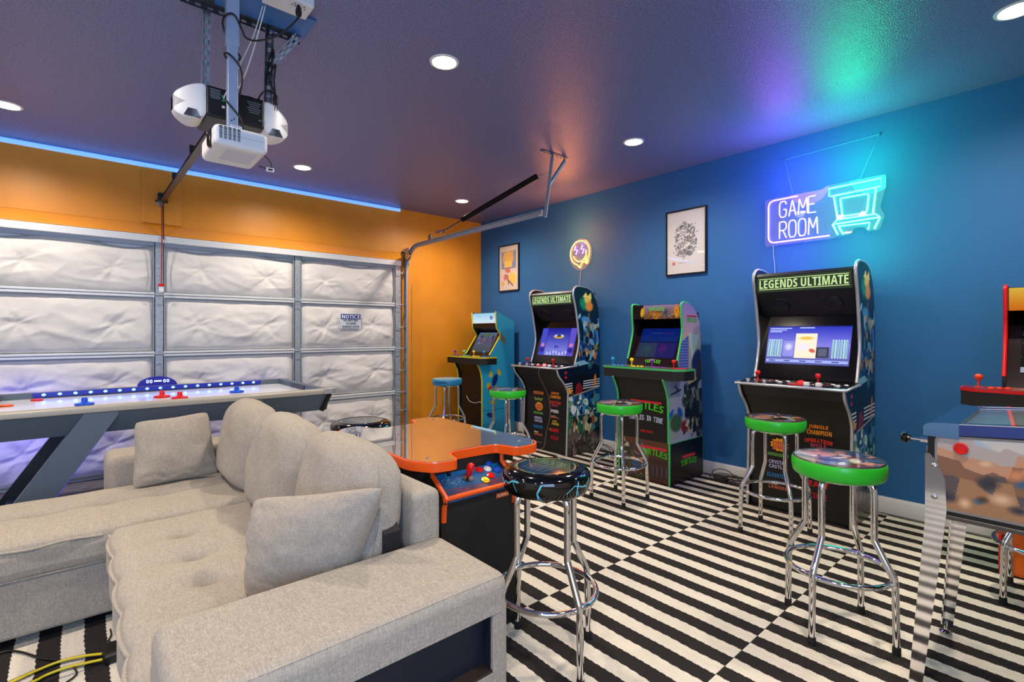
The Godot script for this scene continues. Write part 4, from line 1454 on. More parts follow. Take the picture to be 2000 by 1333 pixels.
	obj("logo_wings", pr(V2([-0.07, 0.02, -0.03, 0.004, 0.0, 0.014, 0.03, 0.004, 0.07, 0.02, 0.05, -0.02, 0.0, -0.012, -0.05, -0.02]), Transform3D(Basis(), Vector3(L, 0.528, zf.call(0.528))), -0.001, 0.001), mat(Color(0.48, 0.50, 0.20), 0.5), t)
	var burst = []
	for i in 24:
		var rr = 0.062 if i % 2 else 0.050
		burst.append(Vector2(rr * cos(TAU * i / 24), rr * 0.78 * sin(TAU * i / 24)))
	obj("logo_burst", pr(burst, Transform3D(Basis(), Vector3(L + 0.01, 0.450, zf.call(0.45))), -0.001, 0.001), mat(Color(0.92, 0.62, 0.06), 0.5), t)
	logo(t, "BUBBLE", L + 0.01, 0.463, zf.call(0.463) + 0.0015, 0.085, 0.025, Color(0.72, 0.08, 0.20))
	logo(t, "BOBBLE", L + 0.01, 0.434, zf.call(0.434) + 0.0015, 0.085, 0.025, Color(0.70, 0.06, 0.25))
	obj("logo_plate", pr(rounded(V2([-0.07, -0.010, 0.07, -0.010, 0.07, 0.010, -0.07, 0.010]), 0.004), Transform3D(Basis(), Vector3(L, 0.380, zf.call(0.38))), -0.001, 0.001), mat(Color(0.42, 0.66, 0.30), 0.5), t)
	logo(t, "CENTIPEDE", L, 0.380, zf.call(0.38) + 0.0015, 0.125, 0.012, Color(0.12, 0.30, 0.10))
	logo(t, "CRYSTAL", L, 0.328, zf.call(0.328), 0.115, 0.024, Color(0.80, 0.78, 0.95))
	logo(t, "CASTLES", L + 0.004, 0.297, zf.call(0.297), 0.12, 0.024, Color(0.80, 0.78, 0.95))
	logo(t, "ELEVATOR", L, 0.236, zf.call(0.236), 0.135, 0.028, Color(0.12, 0.50, 0.78))
	logo(t, "lunar", L - 0.025, 0.180, zf.call(0.18), 0.06, 0.018, Color(0.88, 0.88, 0.85))
	logo(t, "LANDER", L + 0.005, 0.155, zf.call(0.155), 0.125, 0.022, Color(0.78, 0.40, 0.25))
	logo(t, "LICENSED PRODUCT", L - 0.01, 0.075, zf.call(0.075), 0.14, 0.007, Color(0.5, 0.5, 0.5))
	return t

func deck4(t, colors, edge, top):
	# wide four player control deck
	var out = V2([-0.395, 0.40, 0.395, 0.40, 0.395, 0.555, 0.335, 0.615, -0.335, 0.615, -0.395, 0.555])
	out = rounded(out, 0.012, 3)
	obj("deck_box", pr(out, FR_XZ, 0.852, 0.925), M.matte_black, t)
	obj("deck_edge", pr(Geometry2D.offset_polygon(PackedVector2Array(out), 0.003, Geometry2D.JOIN_ROUND)[0], FR_XZ, 0.925, 0.940), edge, t)
	obj("deck_top", pr(Geometry2D.offset_polygon(PackedVector2Array(out), -0.004, Geometry2D.JOIN_ROUND)[0], FR_XZ, 0.9395, 0.9415), top, t)
	for i in 4:
		var x = -0.30 + i * 0.20
		ball_stick(t, x - 0.03, 0.9415, 0.50, colors[i], 0.0)
		for k in 3:
			button(t, x + 0.022 + 0.030 * k, 0.9415, 0.545 - 0.014 * k, colors[i])

func home_cabinet(lab, x, z, art, art_low, edge, screen, marquee, deck_top, colors, front_low, riser_front):
	var t = cabinet("arcade_cabinet", lab, "", x, z)
	var W = 0.50
	var poly = V2([0.012, 0.338, 0.530, 0.338, 0.534, 0.52, 0.542, 0.691, 0.573, 0.779, 0.615, 0.856, 0.40, 0.856, 0.40, 0.945, 0.403, 0.997, 0.351, 1.152, 0.328, 1.247, 0.337, 1.341, 0.341, 1.44, 0.336, 1.468, 0.305, 1.478, 0.242, 1.474, 0.165, 1.440, 0.100, 1.384, 0.06, 1.31, 0.045, 1.20])
	var lowp = []
	for i in range(1, 6): lowp.append(poly[i])
	side_panels(t, poly, W, 0.016, art, edge, smoothpath(lowp, 3))
	var up = []
	for i in range(8, 16): up.append(poly[i])
	for s in [-1, 1]:
		var e = []
		for p in smoothpath(up, 3): e.append(Vector3(s * (W / 2 - 0.008), p.y, p.x))
		obj("edge_molding", tb(e, 0.0095, 8), edge, t)
	var iw = W - 0.032
	# riser
	for s in [-1, 1]:
		obj("riser_side", pr(V2([0.006, 0.0, 0.522, 0.0, 0.522, 0.337, 0.006, 0.337]), FR_ZY, minf(s * 0.252, s * 0.236), maxf(s * 0.252, s * 0.236), true, s), art_low, t)
		obj("edge_molding", tb([Vector3(s * 0.245, 0.0, 0.523), Vector3(s * 0.245, 0.337, 0.523)], 0.0085, 8), edge, t)
		obj("edge_molding", tb([Vector3(s * 0.250, 0.005, 0.006), Vector3(s * 0.250, 0.337, 0.006), Vector3(s * 0.250, 0.337, 0.522)], 0.004, 6), edge, t)
	obj("riser_front", face(iw, 0, Vector2(0.512, 0.0), Vector2(0.512, 0.337)), riser_front, t)
	plate(t, "front_panel", V2([0.516, 0.338, 0.520, 0.52, 0.528, 0.691, 0.548, 0.745]), iw, 0.012, front_low)
	plate(t, "front_panel", V2([0.548, 0.745, 0.559, 0.779, 0.60, 0.856]), iw, 0.012, M.matte_black)
	obj("back_panel", bx(Vector3(0, 0.75, 0.05), Vector3(iw, 1.3, 0.012)), M.matte_black, t)
	# screen and bezel
	obj("bezel", face(iw, 0, Vector2(0.402, 0.942), Vector2(0.20, 1.345)), mat(Color(0.09, 0.02, 0.045), 0.2), t)
	var d = (Vector2(0.20, 1.345) - Vector2(0.402, 0.942)).normalized()
	var nz = Vector2(d.y, -d.x) * 0.004
	var b0 = Vector2(0.402, 0.942) + d * 0.082 + nz
	obj("screen", face(0.37, 0, b0, b0 + d * 0.275), screen, t)
	obj("bezel_header", face(iw, 0, Vector2(0.402, 0.942) + d * 0.362 + nz * 0.8, Vector2(0.402, 0.942) + d * 0.445 + nz * 0.8), M.gloss_black, t)
	# title box
	obj("title_box", pr(V2([0.07, 1.365, 0.24, 1.465, 0.325, 1.468, 0.325, 1.345, 0.19, 1.345, 0.07, 1.32]), FR_ZY, -iw / 2, iw / 2), M.matte_black, t)
	obj("title_board", face(iw - 0.01, 0, Vector2(0.327, 1.345), Vector2(0.330, 1.465)), marquee, t)
	deck4(t, colors, edge, deck_top)
	return t

func build_cabinets():
	# shared print of the black cabinets' decks
	var dp = Pic.new(256, 128, Color(0.06, 0.06, 0.07), 12)
	for i in 60:
		dp.rect(dp.rng.randf() * 0.95, dp.rng.randf() * 0.9, dp.rng.randf() * 0.95 + 0.02, 0.0, Color(0.1, 0.1, 0.1))
	for xx in [0.1, 0.42, 0.68]:
		for i in 22:
			dp.line(Vector2(xx + 0.22 * dp.rng.randf(), 0.2 + 0.6 * dp.rng.randf()), Vector2(xx + 0.22 * dp.rng.randf(), 0.2 + 0.6 * dp.rng.randf()), 0.006, [Color(0.7, 0.7, 0.72), Color(0.35, 0.36, 0.4), Color(0.6, 0.1, 0.1)][i % 3])
	M.deckart = pmat(dp.tex(), 0.25)
	var art = pmat(legends_art().tex(), 0.3)
	# big one: a menu of games on its screen
	var s = Pic.new(512, 288, Color(0.3, 0.3, 0.7), 2)
	s.grad(Color(0.16, 0.20, 0.72), Color(0.50, 0.48, 0.86), 0.0, 0.5)
	s.grad(Color(0.50, 0.48, 0.86), Color(0.32, 0.34, 0.60), 0.5, 1.0)
	s.rect(0.0, 0.0, 1.0, 0.03, Color(0.10, 0.14, 0.50))
	for k in 3:
		s.rect(0.02, 0.05 + 0.045 * k, 0.30 - 0.06 * k, 0.075 + 0.045 * k, Color(0.72, 0.78, 0.98))
	s.rect(0.40, 0.035, 0.58, 0.065, Color(0.75, 0.80, 0.98))
	for g in [[0.02, 6], [0.80, 6]]:
		for k in g[1]:
			var x = g[0] + k * 0.031
			s.rect(x, 0.36, x + 0.020, 0.82, Color(0.75, 0.92, 0.95))
			s.rect(x + 0.006, 0.38, x + 0.014, 0.80, [Color(0.30, 0.62, 0.45), Color(0.55, 0.80, 0.60), Color(0.25, 0.45, 0.65)][k % 3])
	s.rect(0.215, 0.40, 0.35, 0.80, Color(0.55, 0.55, 0.88))
	s.ell(0.28, 0.55, 0.06, 0.12, 0, Color(0.80, 0.80, 0.95), 0.6)
	s.rect(0.36, 0.20, 0.62, 0.84, Color(0.95, 0.90, 0.80))
	s.ell(0.49, 0.32, 0.11, 0.05, 0, Color(0.95, 0.72, 0.25), 0.5)
	s.ell(0.46, 0.55, 0.09, 0.13, 0, Color(0.90, 0.88, 0.95), 0.5)
	s.ell(0.57, 0.64, 0.05, 0.06, 0.4, Color(0.80, 0.35, 0.30), 0.5)
	s.rect(0.62, 0.55, 0.77, 0.82, Color(0.20, 0.22, 0.30))
	s.rect(0.645, 0.59, 0.745, 0.78, Color(0.34, 0.36, 0.46))
	s.rect(0.01, 0.885, 0.99, 0.955, Color(0.62, 0.68, 0.95))
	for k in 5:
		s.rect(0.05 + 0.19 * k, 0.905, 0.13 + 0.19 * k, 0.935, Color(0.25, 0.28, 0.55))
	var t1 = build_legends(4.12, -1.275, "largest black arcade cabinet with glowing green title, under the arcade neon sign", art, pglow(s.tex(), 1.45), true)
	# far one: a violet title picture
	var q = Pic.new(384, 256, Color(0.2, 0.2, 0.8), 7)
	q.grad(Color(0.10, 0.12, 0.62), Color(0.62, 0.62, 0.98))
	q.rect(0.0, 0.0, 0.17, 1.0, Color(0.30, 0.32, 0.85))
	q.rect(0.83, 0.0, 1.0, 1.0, Color(0.40, 0.34, 0.85))
	for xx in [0.085, 0.915]:
		q.ell(xx, 0.62, 0.07, 0.10, 0, Color(0.92, 0.55, 0.72), 0.6)
		q.ell(xx, 0.80, 0.09, 0.12, 0, Color(0.18, 0.16, 0.62), 0.4)
	q.rect(0.168, 0.0, 0.176, 1.0, Color(0.05, 0.05, 0.3))
	q.rect(0.826, 0.0, 0.834, 1.0, Color(0.05, 0.05, 0.3))
	q.ell(0.52, 0.30, 0.17, 0.09, 0, Color(0.95, 0.94, 0.80), 0.3)
	q.ell(0.52, 0.33, 0.13, 0.06, 0, Color(0.85, 0.65, 0.15), 0.3)
	q.ell(0.52, 0.27, 0.07, 0.06, 0, Color(0.20, 0.22, 0.65), 0.3)
	q.ell(0.50, 0.68, 0.08, 0.06, 0, Color(0.30, 0.28, 0.80), 0.3)
	for k in 14:
		q.ell(0.22 + 0.045 * k, 0.90 + 0.03 * sin(k * 2.3), 0.03, 0.07, 0, Color(0.80, 0.84, 1.0) if k % 2 else Color(0.45, 0.48, 0.95), 0.4)
	build_legends(4.12, -3.673, "far black arcade cabinet with glowing green title and violet title screen", art, pglow(q.tex(), 1.1), false)

	# green edged one with a wide deck
	var a = Pic.new(320, 640, Color(0.55, 0.50, 0.62), 44)
	a.grad(Color(0.66, 0.50, 0.72), Color(0.86, 0.66, 0.62), 0.0, 0.25)
	a.grad(Color(0.78, 0.70, 0.58), Color(0.55, 0.56, 0.66), 0.25, 1.0)
	a.poly(V2([0.40, 0.30, 0.62, 0.24, 0.62, 0.55, 0.34, 0.56]), Color(0.30, 0.33, 0.62))
	for k in 14:
		for j in 6:
			a.rect(0.37 + 0.042 * j, 0.27 + 0.020 * k, 0.395 + 0.042 * j, 0.280 + 0.020 * k, Color(0.60, 0.62, 0.85))
	a.poly(V2([0.62, 0.22, 0.90, 0.24, 0.72, 0.44]), Color(0.80, 0.82, 0.72))
	a.ell(0.83, 0.42, 0.12, 0.10, 0.6, Color(0.12, 0.16, 0.34), 0.3)
	a.ell(0.90, 0.52, 0.10, 0.13, 0.2, Color(0.22, 0.16, 0.16), 0.3)
	a.ell(0.74, 0.60, 0.18, 0.08, 0.9, Color(0.70, 0.62, 0.44), 0.4)
	a.rect(0.0, 0.545, 0.62, 1.0, Color(0.58, 0.60, 0.70))
	a.line(Vector2(0.18, 0.655), Vector2(0.42, 0.63), 0.012, Color(0.10, 0.14, 0.16))
	a.line(Vector2(0.30, 0.585), Vector2(0.33, 0.64), 0.010, Color(0.10, 0.14, 0.16))
	a.line(Vector2(0.25, 0.60), Vector2(0.40, 0.635), 0.008, Color(0.10, 0.14, 0.16))
	a.poly(V2([0.62, 0.60, 1.0, 0.55, 1.0, 0.96, 0.70, 0.95, 0.52, 0.78]), Color(0.05, 0.07, 0.08))
	a.ell(0.55, 0.70, 0.14, 0.05, -1.0, Color(0.25, 0.36, 0.22), 0.3)
	a.ell(0.30, 0.86, 0.17, 0.075, 0.1, Color(0.22, 0.34, 0.22), 0.3)
	a.ell(0.16, 0.80, 0.13, 0.020, -0.7, Color(0.08, 0.35, 0.72), 0.3)
	a.ell(0.40, 0.79, 0.10, 0.030, 0.9, Color(0.10, 0.30, 0.62), 0.3)
	a.ell(0.68, 0.90, 0.17, 0.045, -0.8, Color(0.62, 0.62, 0.50), 0.4)
	a.ell(0.52, 0.90, 0.12, 0.05, 0.5, Color(0.45, 0.12, 0.12), 0.4)
	a.ell(0.25, 0.95, 0.20, 0.03, 0.0, Color(0.55, 0.58, 0.60), 0.4)
	a.busy(0.5, 0.6, 0.98, 0.98, [Color(0.12, 0.16, 0.14), Color(0.35, 0.36, 0.30), Color(0.08, 0.08, 0.09), Color(0.58, 0.58, 0.48)], 50, 0.07)
	a.rect(0, 0, 0.012, 0.012, Color(0.02, 0.02, 0.02))
	var at = pmat(a.tex(), 0.35)
	var low = pmat(Pic.new(8, 8, Color(0.018, 0.018, 0.022)).tex(), 0.35)
	var sc = Pic.new(320, 240, Color(0.02, 0.10, 0.45), 5)
	sc.grad(Color(0.03, 0.16, 0.62), Color(0.02, 0.22, 0.60), 0.0, 0.45)
	sc.rect(0.0, 0.5, 0.5, 1.0, Color(0.22, 0.30, 0.45))
	sc.rect(0.5, 0.5, 1.0, 1.0, Color(0.16, 0.16, 0.52))
	sc.ell(0.25, 0.72, 0.16, 0.18, 0.3, Color(0.25, 0.38, 0.45), 0.8)
	sc.ell(0.66, 0.70, 0.16, 0.22, -0.3, Color(0.40, 0.14, 0.55), 0.8)
	sc.rect(0.28, 0.16, 0.55, 0.175, Color(0.45, 0.50, 0.62))
	sc.rect(0.57, 0.16, 0.86, 0.175, Color(0.55, 0.25, 0.45))
	var mq = Pic.new(384, 96, Color(0.10, 0.07, 0.06), 8)
	mq.grad(Color(0.62, 0.52, 0.70), Color(0.45, 0.28, 0.14))
	mq.rect(0.0, 0.0, 0.22, 1.0, Color(0.12, 0.07, 0.08))
	mq.ell(0.19, 0.5, 0.05, 0.42, 0.2, Color(0.90, 0.68, 0.10), 0.3)
	mq.ell(0.46, 0.66, 0.18, 0.30, 0.0, Color(0.70, 0.42, 0.12), 0.4)
	mq.ell(0.70, 0.6, 0.06, 0.40, 0.2, Color(0.30, 0.32, 0.42), 0.4)
	mq.ell(0.92, 0.5, 0.07, 0.55, 0.0, Color(0.90, 0.55, 0.15), 0.4)
	mq.busy(0.3, 0.3, 1.0, 1.0, [Color(0.85, 0.60, 0.18), Color(0.25, 0.14, 0.10), Color(0.22, 0.30, 0.14), Color(0.60, 0.52, 0.55)], 60, 0.045)
	var dt = Pic.new(256, 64, Color(0.25, 0.30, 0.26), 3)
	dt.busy(0, 0, 1, 1, [Color(0.16, 0.42, 0.60), Color(0.62, 0.58, 0.10), Color(0.55, 0.28, 0.48), Color(0.58, 0.20, 0.18), Color(0.16, 0.18, 0.16)], 50, 0.06)
	var rf = Pic.new(320, 208, Color(0.22, 0.12, 0.08), 13)
	rf.grad(Color(0.35, 0.20, 0.12), Color(0.20, 0.10, 0.07))
	rf.busy(0.0, 0.1, 0.6, 1.0, [Color(0.20, 0.28, 0.16), Color(0.10, 0.08, 0.09), Color(0.35, 0.22, 0.32), Color(0.62, 0.58, 0.42), Color(0.10, 0.20, 0.38)], 70, 0.09)
	for k in 8:
		rf.rect(0.62 + 0.045 * k, 0.45, 0.64 + 0.045 * k, 0.56, Color(0.10, 0.06, 0.05))
		rf.rect(0.62 + 0.045 * k, 0.62, 0.65 + 0.045 * k, 0.86, Color(0.30, 0.26, 0.34) if k % 2 else Color(0.16, 0.12, 0.14))
	rf.rect(0.55, 0.92, 1.0, 1.0, Color(0.30, 0.13, 0.07))
	var ff = mat(Color(0.028, 0.022, 0.024), 0.4)
	var tn = home_cabinet("green edged arcade cabinet with four coloured sticks on a wide deck and riser", 4.07, -2.42, at, low, M.green_edge, pglow(sc.tex(), 0.55), pglow(mq.tex(), 0.95), pmat(dt.tex(), 0.3), [mat(Color(0.10, 0.55, 0.80), 0.2), M.yellow_plastic, M.purple_plastic, M.red_plastic], ff, pmat(rf.tex(), 0.4))
	var gl = mat(Color(0.28, 0.72, 0.10), 0.4)
	var rd = mat(Color(0.78, 0.12, 0.18), 0.4)
	arc_text(tn, "TURTLES", gl, Vector3(0.03, 0.600, 0.5305), 0.34, 0.058, 0.022)
	obj("logo_bar", bx(Vector3(0.03, 0.655, 0.5305), Vector3(0.30, 0.018, 0.003)), rd, tn)
	arc_text(tn, "TURTLES IN TIME", mat(Color(0.70, 0.74, 0.82), 0.4), Vector3(0.02, 0.510, 0.5225), 0.33, 0.042, 0.010)
	text(tn, "lettering", "ARCADE", mat(Color(0.80, 0.12, 0.08), 0.4), Vector3(0.03, 0.408, 0.5205), 0.12, 0.020)
	arc_text(tn, "TURTLES", gl, Vector3(0.095, 0.225, 0.5145), 0.26, 0.050, 0.018)
	obj("logo_bar", bx(Vector3(0.095, 0.278, 0.5135), Vector3(0.24, 0.020, 0.003)), rd, tn)
	arc_text(tn, "TURTLES", gl, Vector3(0.2535, 0.150, 0.24), 0.25, 0.048, 0.012, Basis(Vector3.UP, PI / 2))
	obj("logo_bar", bx(Vector3(0.2525, 0.205, 0.24), Vector3(0.003, 0.022, 0.20)), rd, tn)
	arc_text(tn, "TURTLES", gl, Vector3(0.2515, 1.325, 0.19), 0.17, 0.036, 0.010, Basis(Vector3.UP, PI / 2))
	obj("logo_bar", bx(Vector3(0.2510, 1.366, 0.19), Vector3(0.003, 0.012, 0.15)), rd, tn)
	arc_text(tn, "TURTLES", gl, Vector3(0.0, 0.978, 0.3885), 0.155, 0.030, 0.010, Basis(Vector3.RIGHT, -0.46))
	arc_text(tn, "TURTLES", gl, Vector3(0.0, 1.425, 0.331), 0.155, 0.030, 0.010)
	for p in [[0.05, 0.05], [0.05, 0.29], [0.45, 0.05], [0.45, 0.29], [0.25, 0.03]]:
		obj("screw_cap", bx(Vector3(0.2525, p[1], p[0]), Vector3(0.003, 0.008, 0.008)), mat(Color(0.25, 0.25, 0.26), 0.5), tn)

	# light blue one in the corner: straight slanted top
	build_blue_cabinet()

	# red edged one at the right edge of the view
	var ra = pmat(Pic.new(8, 8, Color(0.05, 0.03, 0.04)).tex(), 0.35)
	var rm = Pic.new(256, 64, Color(0.95, 0.60, 0.12), 4)
	rm.grad(Color(0.98, 0.80, 0.30), Color(0.92, 0.45, 0.08))
	rm.ell(0.5, 0.5, 0.35, 0.35, 0, Color(0.75, 0.20, 0.08), 0.5)
	var rs = Pic.new(128, 96, Color(0.01, 0.015, 0.03), 6)
	for i in 40:
		rs.ell(rs.rng.randf(), rs.rng.randf(), 0.008, 0.008, 0, Color(0.5, 0.55, 0.6))
	rs.ell(0.12, 0.22, 0.12, 0.10, 0.4, Color(0.25, 0.42, 0.30), 0.6)
	rs.rect(0.0, 0.88, 0.5, 1.0, Color(0.75, 0.78, 0.85))
	var rdk = Pic.new(128, 32, Color(0.40, 0.05, 0.06), 4)
	rdk.busy(0, 0, 1, 1, [Color(0.75, 0.10, 0.10), Color(0.15, 0.20, 0.45), Color(0.65, 0.55, 0.15)], 30, 0.06)
	home_cabinet("red edged arcade cabinet cut off by the right edge, with an orange front", 4.07, -0.04, ra, ra, M.red_edge, pglow(rs.tex(), 0.8), pglow(rm.tex(), 0.9), pmat(rdk.tex(), 0.3), [mat(Color(0.88, 0.25, 0.06), 0.2), M.blue_plastic, M.yellow_plastic, M.red_plastic], mat(Color(0.86, 0.38, 0.06), 0.4), mat(Color(0.90, 0.42, 0.08), 0.4))

func build_blue_cabinet():
	var t = cabinet("arcade_cabinet", "light blue arcade cabinet with yellow edging, in the corner by the orange wall", "", 4.107, -4.937)
	var W = 0.50
	var poly = V2([0.0, 0.0, 0.508, 0.0, 0.508, 0.65, 0.526, 0.759, 0.577, 0.860, 0.44, 0.860, 0.40, 0.955, 0.375, 0.985, 0.228, 1.190, 0.230, 1.21, 0.288, 1.285, 0.292, 1.340, 0.300, 1.465, 0.296, 1.482, 0.275, 1.484, 0.006, 1.366])
	var a = Pic.new(320, 640, Color(0.10, 0.50, 0.68), 3)
	a.grad(Color(0.24, 0.74, 0.90), Color(0.14, 0.62, 0.80))
	# a loose pile of yellow, dark blue and red shapes
	for e in [[0.22, 0.51, 0.05, 0.03, 0.4, Color(0.90, 0.75, 0.20)], [0.33, 0.56, 0.12, 0.035, -1.0, Color(0.10, 0.16, 0.45)], [0.45, 0.50, 0.07, 0.022, 0.8, Color(0.88, 0.72, 0.20)], [0.16, 0.60, 0.06, 0.025, -0.6, Color(0.86, 0.70, 0.18)], [0.22, 0.63, 0.07, 0.026, 0.2, Color(0.75, 0.16, 0.12)], [0.26, 0.68, 0.09, 0.025, 0.9, Color(0.85, 0.68, 0.18)], [0.28, 0.74, 0.11, 0.018, 0.1, Color(0.62, 0.62, 0.16)], [0.20, 0.84, 0.10, 0.022, 0.2, Color(0.08, 0.18, 0.40)], [0.36, 0.63, 0.04, 0.03, 0.4, Color(0.80, 0.62, 0.22)]]:
		a.ell(e[0] + 0.12, e[1], e[2], e[3], e[4], e[5], 0.2)
	for i in 26:
		a.ell(0.72 + 0.012 * (i % 13) - 0.12, 0.185 + 0.03 * (i / 13) + 0.004 * (i % 13) , 0.010, 0.010 + 0.005 * (i % 3), 0, Color(0.50, 0.45, 0.25), 0.3)
	a.line(Vector2(0.12, 0.80), Vector2(0.98, 0.80), 0.004, Color(0.05, 0.34, 0.50))
	a.rect(0, 0, 0.012, 0.012, Color(0.02, 0.02, 0.02))
	var lowp = []
	for i in range(1, 5): lowp.append(poly[i])
	side_panels(t, poly, W, 0.016, pmat(a.tex(), 0.35), M.yellow_edge, lowp)
	for s in [-1, 1]:
		var e = []
		for i in range(6, 14): e.append(Vector3(s * (W / 2 - 0.008), poly[i].y, poly[i].x))
		obj("edge_molding", tb(e, 0.009, 8), M.yellow_edge, t)
	var iw = W - 0.032
	var fp = Pic.new(128, 192, Color(0.025, 0.026, 0.03), 9)
	for xx in [0.28, 0.72]:
		for yy in [0.30, 0.62]:
			for k in 6:
				fp.rect(xx - 0.13 + 0.045 * k, yy - 0.05, xx - 0.11 + 0.045 * k, yy + 0.04 * (k % 3) , Color(0.09, 0.09, 0.10))
		fp.ell(xx, 0.47, 0.025, 0.018, 0, Color(0.35, 0.36, 0.38), 0.3)
	obj("front_panel", face(iw, 0, Vector2(0.488, 0.18), Vector2(0.488, 0.70)), pmat(fp.tex(), 0.4), t)
	plate(t, "front_panel", V2([0.486, 0.0, 0.486, 0.69, 0.506, 0.759, 0.555, 0.855]), iw, 0.012, mat(Color(0.025, 0.025, 0.03), 0.4))
	obj("back_panel", bx(Vector3(0, 0.65, 0.01), Vector3(iw, 1.3, 0.012)), M.matte_black, t)
	obj("bezel", face(iw, 0, Vector2(0.382, 0.940), Vector2(0.19, 1.255)), mat(Color(0.02, 0.02, 0.025), 0.15), t)
	var s = Pic.new(192, 144, Color(0.4, 0.45, 0.55), 5)
	s.grad(Color(0.42, 0.52, 0.70), Color(0.35, 0.38, 0.42))
	s.ell(0.5, 0.14, 0.4, 0.10, 0, Color(0.40, 0.55, 0.30), 0.5)
	s.busy(0.05, 0.2, 0.95, 0.55, [Color(0.60, 0.30, 0.45), Color(0.30, 0.50, 0.75), Color(0.70, 0.65, 0.75), Color(0.32, 0.30, 0.50)], 40, 0.10)
	var d = (Vector2(0.19, 1.255) - Vector2(0.382, 0.940)).normalized()
	var nz = Vector2(d.y, -d.x) * 0.004
	var b0 = Vector2(0.382, 0.940) + d * 0.055 + nz
	obj("screen", face(0.36, 0, b0, b0 + d * 0.28), pglow(s.tex(), 0.7), t)
	obj("title_box", pr(V2([0.02, 1.345, 0.275, 1.470, 0.290, 1.470, 0.282, 1.335, 0.276, 1.285, 0.19, 1.24, 0.02, 1.24]), FR_ZY, -iw / 2, iw / 2), mat(Color(0.02, 0.05, 0.07), 0.4), t)
	var mq = Pic.new(192, 64, Color(0.75, 0.88, 0.95), 3)
	mq.grad(Color(0.62, 0.84, 0.96), Color(0.90, 0.96, 1.0))
	mq.ell(0.82, 0.45, 0.08, 0.26, 0.2, Color(0.40, 0.50, 0.75), 0.5)
	obj("title_board", face(iw - 0.006, 0, Vector2(0.289, 1.345), Vector2(0.297, 1.468)), pglow(mq.tex(), 1.15), t)
	text(t, "lettering", "THE", glow(Color(0.75, 0.85, 0.95), 0.8), Vector3(-0.10, 1.43, 0.2975), 0.06, 0.018)
	obj("top_panel", face(iw, 0, Vector2(0.27, 1.478), Vector2(0.01, 1.362)), mat(Color(0.08, 0.45, 0.62), 0.4), t)
	var dt = Pic.new(128, 32, Color(0.30, 0.30, 0.20), 5)
	dt.busy(0, 0, 1, 1, [Color(0.70, 0.62, 0.15), Color(0.15, 0.40, 0.60), Color(0.20, 0.20, 0.20)], 30, 0.06)
	deck4(t, [M.purple_plastic, mat(Color(0.35, 0.80, 0.62), 0.2), M.yellow_plastic, mat(Color(0.15, 0.45, 0.75), 0.2)], M.yellow_edge, pmat(dt.tex(), 0.3))

